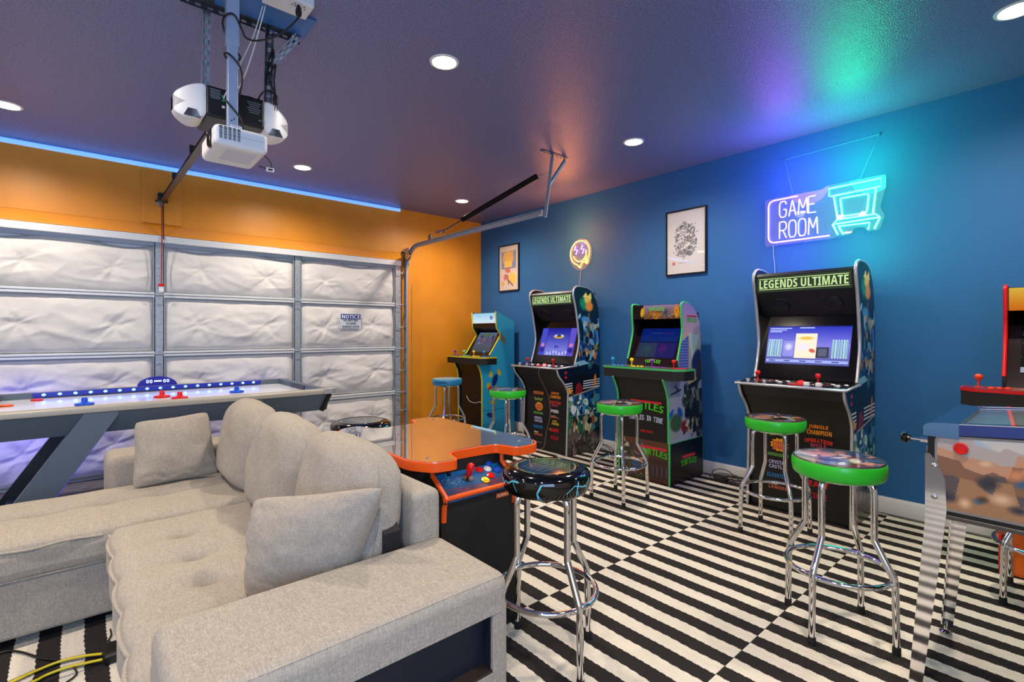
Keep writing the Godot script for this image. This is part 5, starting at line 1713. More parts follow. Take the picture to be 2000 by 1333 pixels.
# ---------------------------------------------------------------- pinball machine
func build_pinball():
	var t = thing("pinball_machine", "pinball machine with desert coloured side art and chrome legs, at the right edge", "pinball machine", Vector3(2.38, 0.004, 0.3))
	var o = Vector3(-2.38, 0, -0.3)
	var X0 = 2.10
	var X1 = 2.66
	obj("cabinet_body", pr(V2([-0.340, 0.640, 1.0, 0.640, 1.0, 1.02, -0.340, 0.905]), FR_ZY, X0, X1), M.black, t, o)
	# side art: sky over sand with dark rock and cloth coloured shapes, no figures
	var p = Pic.new(512, 176, Color(0.7, 0.6, 0.5), 61)
	p.grad(Color(0.60, 0.70, 0.76), Color(0.82, 0.74, 0.66), 0.0, 0.5)
	p.grad(Color(0.82, 0.72, 0.62), Color(0.58, 0.42, 0.28), 0.5, 1.0)
	for i in 60:
		p.ell(p.rng.randf(), p.rng.randf() * 0.5, 0.06, 0.04, p.rng.randf(), Color(0.72, 0.74, 0.75).lerp(Color(0.30, 0.58, 0.72), p.rng.randf() * 0.7), 0.95)
	var pin = p
	# receding mesas, dunes and boulders
	for k in 5:
		var base = 0.30 + 0.13 * k
		var pts = [Vector2(0, 1)]
		var x = 0.0
		while x < 1.0:
			var hh = base + pin.rng.randf_range(-0.20, 0.08)
			var w = pin.rng.randf_range(0.010, 0.05)
			pts.append(Vector2(x, hh))
			pts.append(Vector2(x + w, hh + pin.rng.randf_range(-0.03, 0.05)))
			x += w + pin.rng.randf_range(0.004, 0.02)
		pts.append(Vector2(1, 1))
		pin.poly(pts, [Color(0.66, 0.62, 0.60), Color(0.72, 0.54, 0.42), Color(0.50, 0.36, 0.28), Color(0.34, 0.30, 0.30), Color(0.60, 0.45, 0.32)][k])
	for i in 70:
		pin.ell(pin.rng.randf(), 0.45 + 0.5 * pin.rng.randf(), 0.012 + 0.02 * pin.rng.randf(), 0.03 + 0.06 * pin.rng.randf(), pin.rng.randf() * 3.0, [Color(0.20, 0.20, 0.23), Color(0.78, 0.52, 0.36), Color(0.30, 0.22, 0.18), Color(0.82, 0.68, 0.54), Color(0.24, 0.36, 0.48)][i % 5], 0.8)
	var am = pmat(p.tex(), 0.25)
	var side = rounded(V2([-0.315, 0.668, 0.975, 0.668, 0.975, 0.990, -0.315, 0.892]), 0.014, 4)
	var frame = rounded(V2([-0.322, 0.660, 0.982, 0.660, 0.982, 0.998, -0.322, 0.898]), 0.018, 4)
	obj("side_border", pr(frame, FR_ZY, X0 - 0.0025, X0 + 0.002), mat(Color(0.60, 0.58, 0.56), 0.3, 0.5), t, o)
	obj("side_art", pr(side, FR_ZY, X0 - 0.004, X0, false, -1), am, t, o)
	obj("side_art", pr(side, FR_ZY, X1, X1 + 0.004, false, 1), am, t, o)
	obj("bottom_trim", boxes([[Vector3(X0 + 0.008, 0.640, 0.33), Vector3(0.024, 0.014, 1.34)], [Vector3(X1 - 0.008, 0.640, 0.33), Vector3(0.024, 0.014, 1.34)]], 0.003), mat(Color(0.30, 0.28, 0.27), 0.35, 0.3), t, o)
	# metal side rails, lockdown bar, glass over the playfield
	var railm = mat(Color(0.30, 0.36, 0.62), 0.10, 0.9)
	for x in [X0, X1]:
		obj("side_rail", pr(V2([-0.335, 0.900, 1.0, 1.015, 1.0, 1.048, -0.335, 0.934]), FR_ZY, x - 0.008, x + 0.020), railm, t, o)
		obj("rail_top", pr(V2([-0.335, 0.934, 1.0, 1.048, 1.0, 1.051, -0.335, 0.937]), FR_ZY, x - 0.008, x + 0.022), M.chrome, t, o)
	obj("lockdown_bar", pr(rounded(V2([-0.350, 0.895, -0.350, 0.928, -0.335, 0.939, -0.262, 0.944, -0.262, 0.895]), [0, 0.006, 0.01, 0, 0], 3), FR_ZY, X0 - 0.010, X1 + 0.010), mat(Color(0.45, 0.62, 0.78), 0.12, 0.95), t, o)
	var pf = Pic.new(256, 384, Color(0.10, 0.12, 0.20), 14)
	pf.grad(Color(0.10, 0.13, 0.22), Color(0.07, 0.09, 0.15))
	pf.rect(0.0, 0.88, 1.0, 1.0, Color(0.10, 0.50, 0.52))
	pf.rect(0.0, 0.80, 1.0, 0.805, Color(0.6, 0.6, 0.62))
	for i in 30:
		pf.ell(pf.rng.randf(), pf.rng.randf() * 0.7, 0.05, 0.03, pf.rng.randf() * 3.0, [Color(0.70, 0.12, 0.10), Color(0.12, 0.45, 0.50), Color(0.75, 0.55, 0.2), Color(0.16, 0.20, 0.35)][i % 4], 0.4)
	pf.line(Vector2(0.02, 0.60), Vector2(0.98, 0.76), 0.02, Color(0.85, 0.15, 0.12))
	var pl = MB.new()
	var q = [Vector3(X0 + 0.02, 0.918, -0.262), Vector3(X1 - 0.02, 0.918, -0.262), Vector3(X1 - 0.02, 1.020, 1.0), Vector3(X0 + 0.02, 1.020, 1.0)]
	pl.quad(q[0], q[1], q[2], q[3], Vector3(0, 1, -0.08))
	obj("playfield", pl, pmat(pf.tex(), 0.25), t, o)
	obj("glass", pr(V2([-0.262, 0.934, 1.0, 1.042, 1.0, 1.045, -0.262, 0.938]), FR_ZY, X0 + 0.02, X1 - 0.02), M.glass, t, o)
	# flipper button
	var fbt = MB.new()
	fbt.xf = Transform3D(Basis(Vector3(0, 0, 1), PI / 2), Vector3())
	fbt.lathe(V2([0.0, 0.0, 0.0175, 0.0, 0.0185, 0.004, 0.016, 0.009, 0.013, 0.009, 0.012, 0.006, 0.005, 0.007, 0.0, 0.007]), 22)
	obj("flipper_button", fbt, M.red_plastic, t, o + Vector3(X0 - 0.004, 0.866, -0.258))
	# plunger on the front face
	var pb = MB.new()
	pb.xf = Transform3D(Basis(Vector3(1, 0, 0), -PI / 2), Vector3())
	pb.lathe(V2([0.0, 0.0, 0.020, 0.0, 0.020, 0.004, 0.009, 0.006, 0.0085, 0.030, 0.0045, 0.032, 0.0045, 0.058, 0.0, 0.058]), 18)
	var pln = obj("plunger", pb, M.chrome, t, o + Vector3(2.165, 0.868, -0.340))
	var kb = MB.new()
	kb.xf = Transform3D(Basis(Vector3(1, 0, 0), -PI / 2), Vector3())
	kb.lathe(V2([0.0, 0.0, 0.010, 0.0, 0.011, 0.008, 0.017, 0.012, 0.018, 0.020, 0.014, 0.026, 0.0, 0.027]), 18)
	obj("knob", kb, M.gloss_black, pln, Vector3(0, 0, -0.056))
	obj("tag_card", bx(Vector3(2.150, 0.818, -0.346), Vector3(0.05, 0.07, 0.003)), mat(Color(0.60, 0.60, 0.58), 0.5), t, o)
	obj("coin_door", boxes([[Vector3(2.40, 0.77, -0.342), Vector3(0.26, 0.20, 0.012)], [Vector3(2.34, 0.79, -0.350), Vector3(0.05, 0.09, 0.008)], [Vector3(2.46, 0.79, -0.350), Vector3(0.05, 0.09, 0.008)]], 0.003), M.matte_black, t, o)
	for s in [[X0, -1], [X1, 1]]:
		for e in [[-0.34, -1], [1.0, 1]]:
			# legs: folded sheet metal, a broad leaf at the top that narrows downwards
			var a = Vector3(s[0] + 0.004 * -s[1], 0, e[0])
			var b = MB.new()
			var top = [0.838 if e[1] < 0 else 0.86, 0.815, 0.76, 0.66, 0.60, 0.03]
			var wd = [0.012, 0.030, 0.050, 0.054, 0.050, 0.034]
			for i in 5:
				var k0 = maxf(0.0, (0.62 - top[i]) / 0.62)
				var k1 = maxf(0.0, (0.62 - top[i + 1]) / 0.62)
				var c0 = Vector3(s[0] + s[1] * (0.006 - 0.0 + 0.02 * k0), top[i], e[0] + e[1] * (0.006 + 0.045 * k0))
				var c1 = Vector3(s[0] + s[1] * (0.006 + 0.02 * k1), top[i + 1], e[0] + e[1] * (0.006 + 0.045 * k1))
				var ix0 = Vector3(-s[1] * wd[i], 0, 0)
				var ix1 = Vector3(-s[1] * wd[i + 1], 0, 0)
				var iz0 = Vector3(0, 0, -e[1] * wd[i])
				var iz1 = Vector3(0, 0, -e[1] * wd[i + 1])
				var nz = Vector3(0, 0, e[1])
				var nx = Vector3(s[1], 0, 0)
				var g0 = Vector3(0, 0, -e[1] * 0.004)
				var g1 = Vector3(-s[1] * 0.004, 0, 0)
				b.quad(c0, c0 + ix0, c1 + ix1, c1, nz)
				b.quad(c0, c0 + iz0, c1 + iz1, c1, nx)
				b.quad(c0 + g0 + g1, c0 + ix0 + g0, c1 + ix1 + g0, c1 + g0 + g1, -nz)
				b.quad(c0 + g0 + g1, c0 + iz0 + g1, c1 + iz1 + g1, c1 + g0 + g1, -nx)
				b.quad(c0 + ix0, c0 + ix0 + g0, c1 + ix1 + g0, c1 + ix1, -nx)
				b.quad(c0 + iz0, c0 + iz0 + g1, c1 + iz1 + g1, c1 + iz1, -nz)
			var l = obj("leg", b, M.chrome, t, o)
			var foot = Vector3(s[0] + s[1] * 0.012, 0, e[0] + e[1] * 0.036)
			obj("leveler", lt(V2([0.0, 0.008, 0.020, 0.008, 0.021, 0.011, 0.012, 0.016, 0.005, 0.018, 0.005, 0.045, 0.0, 0.045]), 16), M.chrome, l, foot)
			for y in [0.80, 0.70]:
				var bo = MB.new()
				bo.xf = Transform3D(Basis(Vector3(0, 0, 1), PI / 2 * -s[1]), Vector3())
				bo.lathe(V2([0.0, 0.0, 0.009, 0.0, 0.009, 0.003, 0.006, 0.006, 0.0, 0.007]), 10)
				obj("bolt", bo, M.steel, l, Vector3(s[0] + s[1] * 0.007, y, e[0] - e[1] * 0.018))
	# back box beyond the right edge of the view
	obj("back_box", boxes([[Vector3(2.38, 1.42, 0.93), Vector3(0.66, 0.72, 0.20)], [Vector3(2.38, 1.03, 0.95), Vector3(0.50, 0.08, 0.16)]], 0.008), M.black, t, o)

# ---------------------------------------------------------------- garage opener, projector, what hangs with them
func perf(a, b, w, dirn, holes = 10):
	# perforated steel angle from a to b; dirn points along one flange
	var m = MB.new()
	var ax = (b - a)
	var ln = ax.length()
	var y = ax.normalized()
	var x = (dirn - y * dirn.dot(y)).normalized()
	var z = x.cross(y)
	m.xf = Transform3D(Basis(x, y, z), a)
	# flange with slots: two rails and rungs
	var n = maxi(2, int(ln / 0.045))
	for s in [0.003, w - 0.006]:
		m.box(Vector3(s + 0.003, ln / 2, 0), Vector3(0.011, ln, 0.0025))
	for i in n + 1:
		m.box(Vector3(w / 2, clampf(ln * i / n, 0.012, ln - 0.012), 0), Vector3(w, 0.024, 0.0025))
	m.box(Vector3(0.0012, ln / 2, w / 2), Vector3(0.0025, ln, w))
	return m

func build_opener():
	var t = thing("garage_door_opener", "white and black garage door opener hanging under the ceiling with its drive rail", "door opener", Vector3(0.54, 2.16, -2.82))
	var o = Vector3(-0.54, -2.148, 2.82)
	var face_m = mat(Color(0.035, 0.037, 0.045), 0.45)
	obj("housing", boxes([[Vector3(0.563, 2.302, -2.78), Vector3(0.25, 0.145, 0.24)]], 0.012), face_m, t, o)
	var wp = M.white_plastic
	# white lens covers bulging at both ends, sloping underneath
	for s in [-1, 1]:
		var xi = 0.563 + s * 0.123
		var b = MB.new()
		var f = func(p, n):
			var k = clampf((p.x - xi) * s / 0.125, 0.0, 1.0)
			if p.y > 2.30: p.y -= 0.06 * k * k + 0.004
			else: p.y -= 0.024 * sin(k * 2.9) - 0.012 * k * k
			var fr = clampf((p.z + 3.0025) / 0.345, 0.0, 1.0)
			p.z = lerpf(-2.82 + 0.13 * k * k * 0.4, -2.6575 - 0.035 * k * k, fr)
			p.z = lerpf(p.z, -2.74, 0.25 * k * k)
			return p
		b.rbox(Vector3(xi + s * 0.0625, 2.302, -2.83), Vector3(0.125, 0.150, 0.345), 0.018, 3, 10, f)
		obj("light_cover", b, wp, t, o)
		var lv = MB.new()
		for i in 6:
			lv.box(Vector3(xi + s * 0.055, 2.212 + i * 0.0062, -2.666), Vector3(0.066 - 0.006 * i, 0.0026, 0.012))
		obj("louver", lv, mat(Color(0.30, 0.31, 0.36), 0.5), t, o)
	# print and controls on the black face
	var pm = mat(Color(0.45, 0.50, 0.55), 0.5)
	for i in 6:
		obj("print_line", bx(Vector3(0.475, 2.358 - i * 0.008, -2.6595), Vector3(0.045 - 0.008 * (i % 2), 0.003, 0.002)), pm, t, o)
		obj("print_line", bx(Vector3(0.640, 2.345 - i * 0.010, -2.6595), Vector3(0.062 - 0.010 * (i % 3), 0.003, 0.002)), pm, t, o)
	for e in [[0.508, 2.335, Color(0.1, 0.5, 0.3)], [0.508, 2.315, Color(0.1, 0.5, 0.3)], [0.532, 2.335, Color(0.2, 0.4, 0.45)], [0.532, 2.300, Color(0.75, 0.10, 0.10)], [0.508, 2.285, Color(0.8, 0.8, 0.82)], [0.532, 2.280, Color(0.8, 0.8, 0.82)]]:
		obj("control_button", bx(Vector3(e[0], e[1], -2.658), Vector3(0.012, 0.012, 0.006), 0.002), mat(e[2], 0.4), t, o)
	for x in [0.665, 0.680]:
		obj("knob", lt(V2([0, 0, 0.005, 0, 0.005, 0.004, 0, 0.004]), 10), pm, t, o + Vector3(x, 2.262, -2.657))
	for x in [0.545, 0.640]:
		obj("motor_cap", lt(V2([0.0, 0.0, 0.034, 0.0, 0.034, 0.020, 0.026, 0.030, 0.0, 0.032]), 20), mat(Color(0.30, 0.27, 0.22), 0.4, 0.5), t, o + Vector3(x, 2.374, -2.76))
	# drive rail to the header, trolley arm end and bracket
	obj("drive_rail", boxes([[Vector3(0, 0, -0.56), Vector3(0.026, 0.004, 2.30)], [Vector3(0, -0.034, -0.56), Vector3(0.040, 0.004, 2.30)], [Vector3(0, -0.017, -0.56), Vector3(0.008, 0.034, 2.30)]]), mat(Color(0.30, 0.28, 0.28), 0.35, 0.8), t, Vector3(0.01, 0.2390, -1.02)).rotation.x = deg_to_rad(1.35)
	obj("chain", tb([Vector3(0.572, 2.372, -2.99), Vector3(0.572, 2.420, -5.36)], 0.005, 6), mat(Color(0.12, 0.11, 0.11), 0.5, 0.5), t, o)
	obj("rail_splice", boxes([[Vector3(0.55, 2.398, -3.75), Vector3(0.05, 0.05, 0.02)], [Vector3(0.55, 2.418, -4.55), Vector3(0.05, 0.05, 0.02)]], 0.003), mat(Color(0.2, 0.19, 0.19), 0.4, 0.6), t, o)
	var hb = boxes([[Vector3(0.55, 2.425, -5.39), Vector3(0.065, 0.075, 0.07)], [Vector3(0.55, 2.40, -5.44), Vector3(0.10, 0.012, 0.03)]], 0.004)
	hb.tube([Vector3(0.515, 2.425, -5.37), Vector3(0.585, 2.425, -5.37)], 0.030, 14)
	obj("pulley_bracket", hb, M.black, t, o)
	obj("header_clip", boxes([[Vector3(0.535, 2.365, -5.40), Vector3(0.035, 0.045, 0.05)], [Vector3(0.510, 2.372, -5.40), Vector3(0.02, 0.012, 0.02)]], 0.003), M.steel, t, o)
	obj("door_arm", tb([Vector3(0.556, 2.39, -5.385), Vector3(0.557, 2.05, -5.352)], 0.0045, 8), mat(Color(0.10, 0.09, 0.09), 0.4, 0.5), t, o)

	# perforated hangers to the ceiling
	var h = thing("hanger_bracket", "perforated steel hanger frame holding the garage door opener to the ceiling", "bracket", Vector3(0.6, 2.743, -2.62))
	var ho = Vector3(-0.6, -2.743, 2.62)
	obj("ceiling_angle", perf(Vector3(0.33, 2.731, -2.62), Vector3(0.84, 2.731, -2.62), 0.032, Vector3(0, -1, 0.2)), mat(Color(0.30, 0.31, 0.33), 0.45, 0.6), h, ho)
	obj("strap", perf(Vector3(0.424, 2.36, -2.72), Vector3(0.424, 2.738, -2.68), 0.034, Vector3(1, 0, 0)), M.galv, h, ho)
	obj("strap", perf(Vector3(0.680, 2.37, -2.64), Vector3(0.684, 2.738, -2.625), 0.034, Vector3(1, 0, 0.3)), mat(Color(0.35, 0.36, 0.38), 0.4, 0.7), h, ho)
	obj("strap", perf(Vector3(0.715, 2.595, -2.645), Vector3(0.815, 2.735, -2.60), 0.030, Vector3(1, -0.7, 0)), M.galv, h, ho)
	obj("bolt", boxes([[Vector3(0.70, 2.70, -2.60), Vector3(0.014, 0.014, 0.016)], [Vector3(0.70, 2.58, -2.625), Vector3(0.014, 0.014, 0.016)], [Vector3(0.80, 2.715, -2.59), Vector3(0.014, 0.014, 0.016)]], 0.002), M.chrome, h, ho)
	tag(obj("mounting_board", bx(Vector3(), Vector3(0.40, 0.010, 0.19), 0.003), mat(Color(0.20, 0.42, 0.70), 0.5), null, Vector3(0.66, 2.738, -2.52)), "blue painted board on the ceiling beside the steel hanger frame", "board")
	var ob = thing("outlet_box", "white outlet box on the ceiling with a black plug in it", "outlet", Vector3(0.70, 2.743, -2.33))
	obj("cover", bx(Vector3(0, -0.024, 0), Vector3(0.19, 0.048, 0.12), 0.006), M.white_plastic, ob)
	var sl = mat(Color(0.05, 0.05, 0.05), 0.6)
	for x in [-0.055, 0.01, 0.05]:
		obj("socket", boxes([[Vector3(x, -0.0485, 0.02), Vector3(0.003, 0.002, 0.010)], [Vector3(x + 0.014, -0.0485, 0.02), Vector3(0.003, 0.002, 0.010)], [Vector3(x + 0.007, -0.0485, 0.036), Vector3(0.005, 0.002, 0.005)]]), sl, ob)
	# projector on its pole
	var p = thing("projector", "small white projector hanging from a white pole under the ceiling", "projector", Vector3(0.51, 2.0, -2.45))
	var b = MB.new()
	b.rbox(Vector3(0, 0.047, 0), Vector3(0.205, 0.088, 0.285), 0.022, 4)
	obj("case", b, M.white_plastic, p)
	obj("lid_seam", boxes([[Vector3(0, 0.050, 0.1430), Vector3(0.17, 0.0015, 0.002)]]), mat(Color(0.68, 0.69, 0.73), 0.5), p)
	var vs = mat(Color(0.10, 0.11, 0.15), 0.5)
	for i in 5:
		for k in 8:
			obj("vent", bx(Vector3(-0.078 + i * 0.0165, 0.079 - k * 0.0066, 0.1415), Vector3(0.0105, 0.0036, 0.004)), vs, p)
	var lens = MB.new()
	lens.xf = Transform3D(Basis(Vector3(0, 0, 1), PI / 2), Vector3())
	lens.lathe(V2([0.0, 0.0, 0.030, 0.002, 0.036, 0.006, 0.040, 0.004, 0.040, -0.004]), 24)
	obj("lens", lens, M.gloss_black, p, Vector3(-0.102, 0.048, 0.055))
	obj("label_plate", bx(Vector3(0.01, 0.0035, 0.02), Vector3(0.12, 0.0015, 0.16)), mat(Color(0.76, 0.77, 0.84), 0.4), p)
	var fy = Vector3(0.0, 0.10, 0.02)
	obj("mount_plate", boxes([[fy, Vector3(0.07, 0.010, 0.07)], [fy + Vector3(0.05, -0.004, -0.05), Vector3(0.11, 0.005, 0.016)], [fy + Vector3(-0.045, -0.004, -0.05), Vector3(0.11, 0.005, 0.016)], [fy + Vector3(0.05, -0.004, 0.05), Vector3(0.11, 0.005, 0.016)], [fy + Vector3(0, 0.018, 0), Vector3(0.045, 0.03, 0.045)]], 0.002), M.white_metal, p)
	obj("pole", boxes([[fy + Vector3(-0.012, 0.20, 0), Vector3(0.040, 0.40, 0.034)], [fy + Vector3(-0.012, 0.51, 0), Vector3(0.050, 0.26, 0.042)]], 0.004), mat(Color(0.62, 0.68, 0.78), 0.35, 0.2), p)
	obj("ceiling_plate", bx(fy + Vector3(-0.012, 0.637, 0), Vector3(0.10, 0.012, 0.10), 0.003), M.white_metal, p)
	for y in [0.06, 0.05]:
		obj("screw", boxes([[fy + Vector3(-0.018 + (y - 0.05), y, 0.018), Vector3(0.005, 0.005, 0.003)]]), sl, p)

	# cords
	var bc = mat(Color(0.03, 0.03, 0.035), 0.5)
	var px = 0.498
	var pz = -2.43
	var wrap = [Vector3(0.735, 2.69, -2.30), Vector3(0.728, 2.63, -2.28), Vector3(0.66, 2.545, -2.32), Vector3(0.585, 2.512, -2.37), Vector3(0.545, 2.520, -2.395)]
	for e in [[0.53, 2.545, -2.395], [0.50, 2.600, -2.395], [0.468, 2.590, -2.40], [0.466, 2.57, -2.45], [0.50, 2.50, -2.47], [0.532, 2.45, -2.44], [0.50, 2.42, -2.46], [0.466, 2.43, -2.42], [0.480, 2.425, -2.395], [0.520, 2.385, -2.395], [0.530, 2.32, -2.40], [0.515, 2.24, -2.45], [0.47, 2.235, -2.42], [0.475, 2.215, -2.395], [0.52, 2.165, -2.395], [0.54, 2.125, -2.42]]:
		wrap.append(Vector3(e[0], e[1], e[2]))
	tag(obj("projector_cable", tb(smoothpath(wrap, 5), 0.0042, 7), bc), "black cord wound round the white projector pole up to the outlet", "cord")
	var pg = lt(V2([0.0, 0.0, 0.012, 0.002, 0.014, 0.02, 0.010, 0.035, 0.006, 0.05, 0.0, 0.05]), 12)
	tag(obj("power_plug", pg, bc, null, Vector3(0.735, 2.648, -2.30)), "black plug in the white ceiling outlet box", "plug")
	var hc = []
	for e in [[0.66, 2.375, -2.70], [0.672, 2.41, -2.645], [0.70, 2.425, -2.625], [0.722, 2.41, -2.615], [0.70, 2.47, -2.615], [0.690, 2.53, -2.612], [0.708, 2.62, -2.60], [0.712, 2.58, -2.60], [0.684, 2.50, -2.605], [0.676, 2.45, -2.605], [0.70, 2.50, -2.60], [0.722, 2.55, -2.60], [0.715, 2.47, -2.60], [0.722, 2.40, -2.60]]:
		hc.append(Vector3(e[0], e[1], e[2]))
	var hcord = thing("loose_cord", "black cord tangled round the right hanger with its plug dangling", "cord", Vector3(0.7, 2.4, -2.6))
	obj("cord", tb(smoothpath(hc, 5), 0.0042, 7), bc, hcord, Vector3(-0.7, -2.4, 2.6))
	obj("plug", lt(V2([0.0, -0.05, 0.012, -0.045, 0.014, -0.02, 0.008, 0.0, 0.0, 0.0]), 12), bc, hcord, Vector3(0.022, 0.0, 0.0))
	obj("prong", boxes([[Vector3(0.018, -0.062, 0), Vector3(0.003, 0.03, 0.006)], [Vector3(0.028, -0.062, 0), Vector3(0.003, 0.03, 0.006)]]), M.steel, hcord)
	var wc = [Vector3(0.640, 2.738, -2.46), Vector3(0.625, 2.66, -2.47), Vector3(0.60, 2.52, -2.54), Vector3(0.575, 2.42, -2.60), Vector3(0.55, 2.36, -2.645)]
	tag(obj("white_cord", tb(smoothpath(wc, 5), 0.003, 6), M.white_cord), "white wire from the ceiling down to the right side of the opener face", "cord")
	var wc2 = [Vector3(0.468, 2.738, -2.50), Vector3(0.470, 2.64, -2.49), Vector3(0.60, 2.53, -2.56), Vector3(0.53, 2.40, -2.62), Vector3(0.505, 2.34, -2.652)]
	tag(obj("white_cord", tb(smoothpath([Vector3(0.632, 2.738, -2.47), Vector3(0.60, 2.60, -2.50), Vector3(0.555, 2.47, -2.56), Vector3(0.515, 2.36, -2.63), Vector3(0.508, 2.335, -2.652)], 5), 0.0026, 6), M.white_cord), "white wire from the ceiling passing behind the pole to the opener buttons", "cord")
	var sc = thing("sensor_cable", "short dark cable with a small white connector dangling right of the projector", "cable", Vector3(0.62, 2.03, -2.5))
	obj("wire", tb(smoothpath([Vector3(-0.01, 0.05, 0.0), Vector3(0.035, 0.022, 0.0), Vector3(0.055, -0.005, 0.0), Vector3(0.050, -0.03, 0.0), Vector3(0.0, -0.025, 0.0)], 5), 0.0025, 6), bc, sc)
	obj("connector", bx(Vector3(0.05, -0.033, 0), Vector3(0.034, 0.018, 0.012), 0.002), M.white_plastic, sc)
	obj("connector_slot", bx(Vector3(0.05, -0.033, 0.006), Vector3(0.020, 0.008, 0.003)), bc, sc)
	# emergency release rope
	var rp = thing("release_rope", "red release rope with a red handle hanging in front of the door stile", "rope", Vector3(0.54, 1.6, -5.35))
	obj("rope", tb([Vector3(0.003, 0.79, -0.02), Vector3(0.004, 0.45, 0), Vector3(0.0, 0.06, 0)], 0.0045, 8), mat(Color(0.62, 0.12, 0.10), 0.7), rp)
	obj("handle", boxes([[Vector3(0, 0.055, 0), Vector3(0.05, 0.020, 0.018)]], 0.007), M.red_plastic, rp)
	obj("tag_card", bx(Vector3(0.0, 0.02, 0), Vector3(0.035, 0.05, 0.002)), M.white_plastic, rp)

# ---------------------------------------------------------------- door track
func build_track():
	var t = thing("door_track", "galvanised curved garage door track running back along the blue wall", "track", Vector3(2.97, 0, -5.36))
	var o = Vector3(-2.97, 0, 5.36)
	# C section swept along the vertical, the bend and the horizontal run
	var path = []
	path.append(Vector3(2.97, 0.03, -5.375))
	path.append(Vector3(2.97, 1.97, -5.375))
	for i in range(1, 9):
		var a = PI / 2 * i / 8.0
		path.append(Vector3(2.97, 1.97 + 0.285 * sin(a), -5.375 + 0.285 * (1.0 - cos(a))))
	path.append(Vector3(2.97, 2.255, -3.03))
	var sec = V2([0.012, -0.022, -0.012, -0.022, -0.012, 0.026, 0.014, 0.026, 0.014, 0.022, -0.009, 0.022, -0.009, -0.019, 0.012, -0.019])
	var m = MB.new()
	for i in path.size() - 1:
		var fr = []
		for k in [i, i + 1]:
			var a = path[maxi(0, k - 1)]
			var b = path[mini(path.size() - 1, k + 1)]
			var d = (b - a).normalized()
			if k <= 0: d = Vector3(0, 1, 0)
			if k >= path.size() - 1: d = Vector3(0, 0, 1)
			fr.append([path[k], Vector3(-1, 0, 0), Vector3(-1, 0, 0).cross(d)])
		for j in sec.size():
			var p = sec[j]
			var q = sec[(j + 1) % sec.size()]
			var e = (q - p).normalized()
			var nn = Vector2(e.y, -e.x)
			var P = []
			for k in 2:
				P.append([fr[k][0] + fr[k][1] * p.x + fr[k][2] * p.y, fr[k][0] + fr[k][1] * q.x + fr[k][2] * q.y, fr[k][1] * nn.x + fr[k][2] * nn.y])
			m.tri(P[0][0], P[0][1], P[1][1], P[0][2], P[0][2], P[1][2])
			m.tri(P[0][0], P[1][1], P[1][0], P[0][2], P[1][2], P[1][2])
	obj("rail", m, M.galv, t, o)
	obj("mounting_angle", perf(Vector3(3.0, 0.02, -5.462), Vector3(3.0, 2.22, -5.462), 0.045, Vector3(-1, 0, 0)), mat(Color(0.35, 0.30, 0.27), 0.5, 0.5), t, o)
	for y in [0.35, 0.9, 1.45, 1.95]:
		obj("bracket", boxes([[Vector3(2.985, y, -5.428), Vector3(0.004, 0.045, 0.075)], [Vector3(2.978, y, -5.392), Vector3(0.02, 0.04, 0.004)]]), M.steel, t, o)
	obj("flag_bracket", boxes([[Vector3(2.99, 2.15, -5.40), Vector3(0.004, 0.22, 0.13)], [Vector3(2.975, 2.20, -5.30), Vector3(0.012, 0.02, 0.12)]]), M.galv, t, o)
	var pl = MB.new()
	pl.xf = Transform3D(Basis(Vector3(0, 0, 1), PI / 2), Vector3())
	pl.lathe(V2([0.0, -0.012, 0.050, -0.012, 0.052, -0.008, 0.040, -0.002, 0.040, 0.002, 0.052, 0.008, 0.050, 0.012, 0.0, 0.012]), 20)
	obj("pulley", pl, M.steel, t, o + Vector3(2.955, 2.150, -5.30))
	var pl2 = MB.new()
	pl2.xf = Transform3D(Basis(Vector3(0, 0, 1), PI / 2), Vector3())
	pl2.lathe(V2([0.0, -0.012, 0.034, -0.012, 0.036, -0.008, 0.028, -0.002, 0.028, 0.002, 0.036, 0.008, 0.034, 0.012, 0.0, 0.012]), 18)
	obj("pulley", pl2, M.steel, t, o + Vector3(2.955, 2.300, -4.80))
	# hanger at the end
	obj("hanger_angle", perf(Vector3(2.985, 2.225, -3.03), Vector3(3.005, 2.735, -2.965), 0.034, Vector3(1, 0, 0)), M.galv, t, o)
	obj("hanger_brace", perf(Vector3(3.005, 2.50, -3.0), Vector3(3.145, 2.733, -2.945), 0.030, Vector3(1, -0.6, 0)), M.galv, t, o)
	obj("ceiling_angle", perf(Vector3(2.870, 2.737, -2.955), Vector3(3.170, 2.737, -2.955), 0.034, Vector3(0, 0, 1)), mat(Color(0.42, 0.50, 0.62), 0.45, 0.6), t, o)
	obj("end_stop", boxes([[Vector3(2.975, 2.255, -3.03), Vector3(0.03, 0.055, 0.012)], [Vector3(2.965, 2.235, -3.045), Vector3(0.016, 0.016, 0.03)]], 0.002), M.steel, t, o)

	var s = thing("extension_spring", "long dark extension spring stretched above the door track", "spring", Vector3(2.955, 2.43, -3.95))
	var so = Vector3(-2.955, -2.43, 3.95)
	var A = Vector3(2.955, 2.580, -3.06)
	var B = Vector3(2.955, 2.318, -4.62)
	var coil = []
	var d = (B - A)
	var ax = d.normalized()
	var x = Vector3(1, 0, 0)
	var y = ax.cross(x)
	var turns = 110
	var n = turns * 8
	var L0 = 0.015
	for i in n + 1:
		var f = L0 + (0.72 - L0) * i / n
		var a = TAU * turns * i / n
		coil.append(A + d * f + (x * cos(a) + y * sin(a)) * 0.0215)
	obj("coil", tb(coil, 0.0045, 5), mat(Color(0.13, 0.11, 0.115), 0.4, 0.7), s, so)
	obj("safety_cable", tb([A + ax * 0.0, A + d * 0.99], 0.0025, 6), M.steel, s, so)
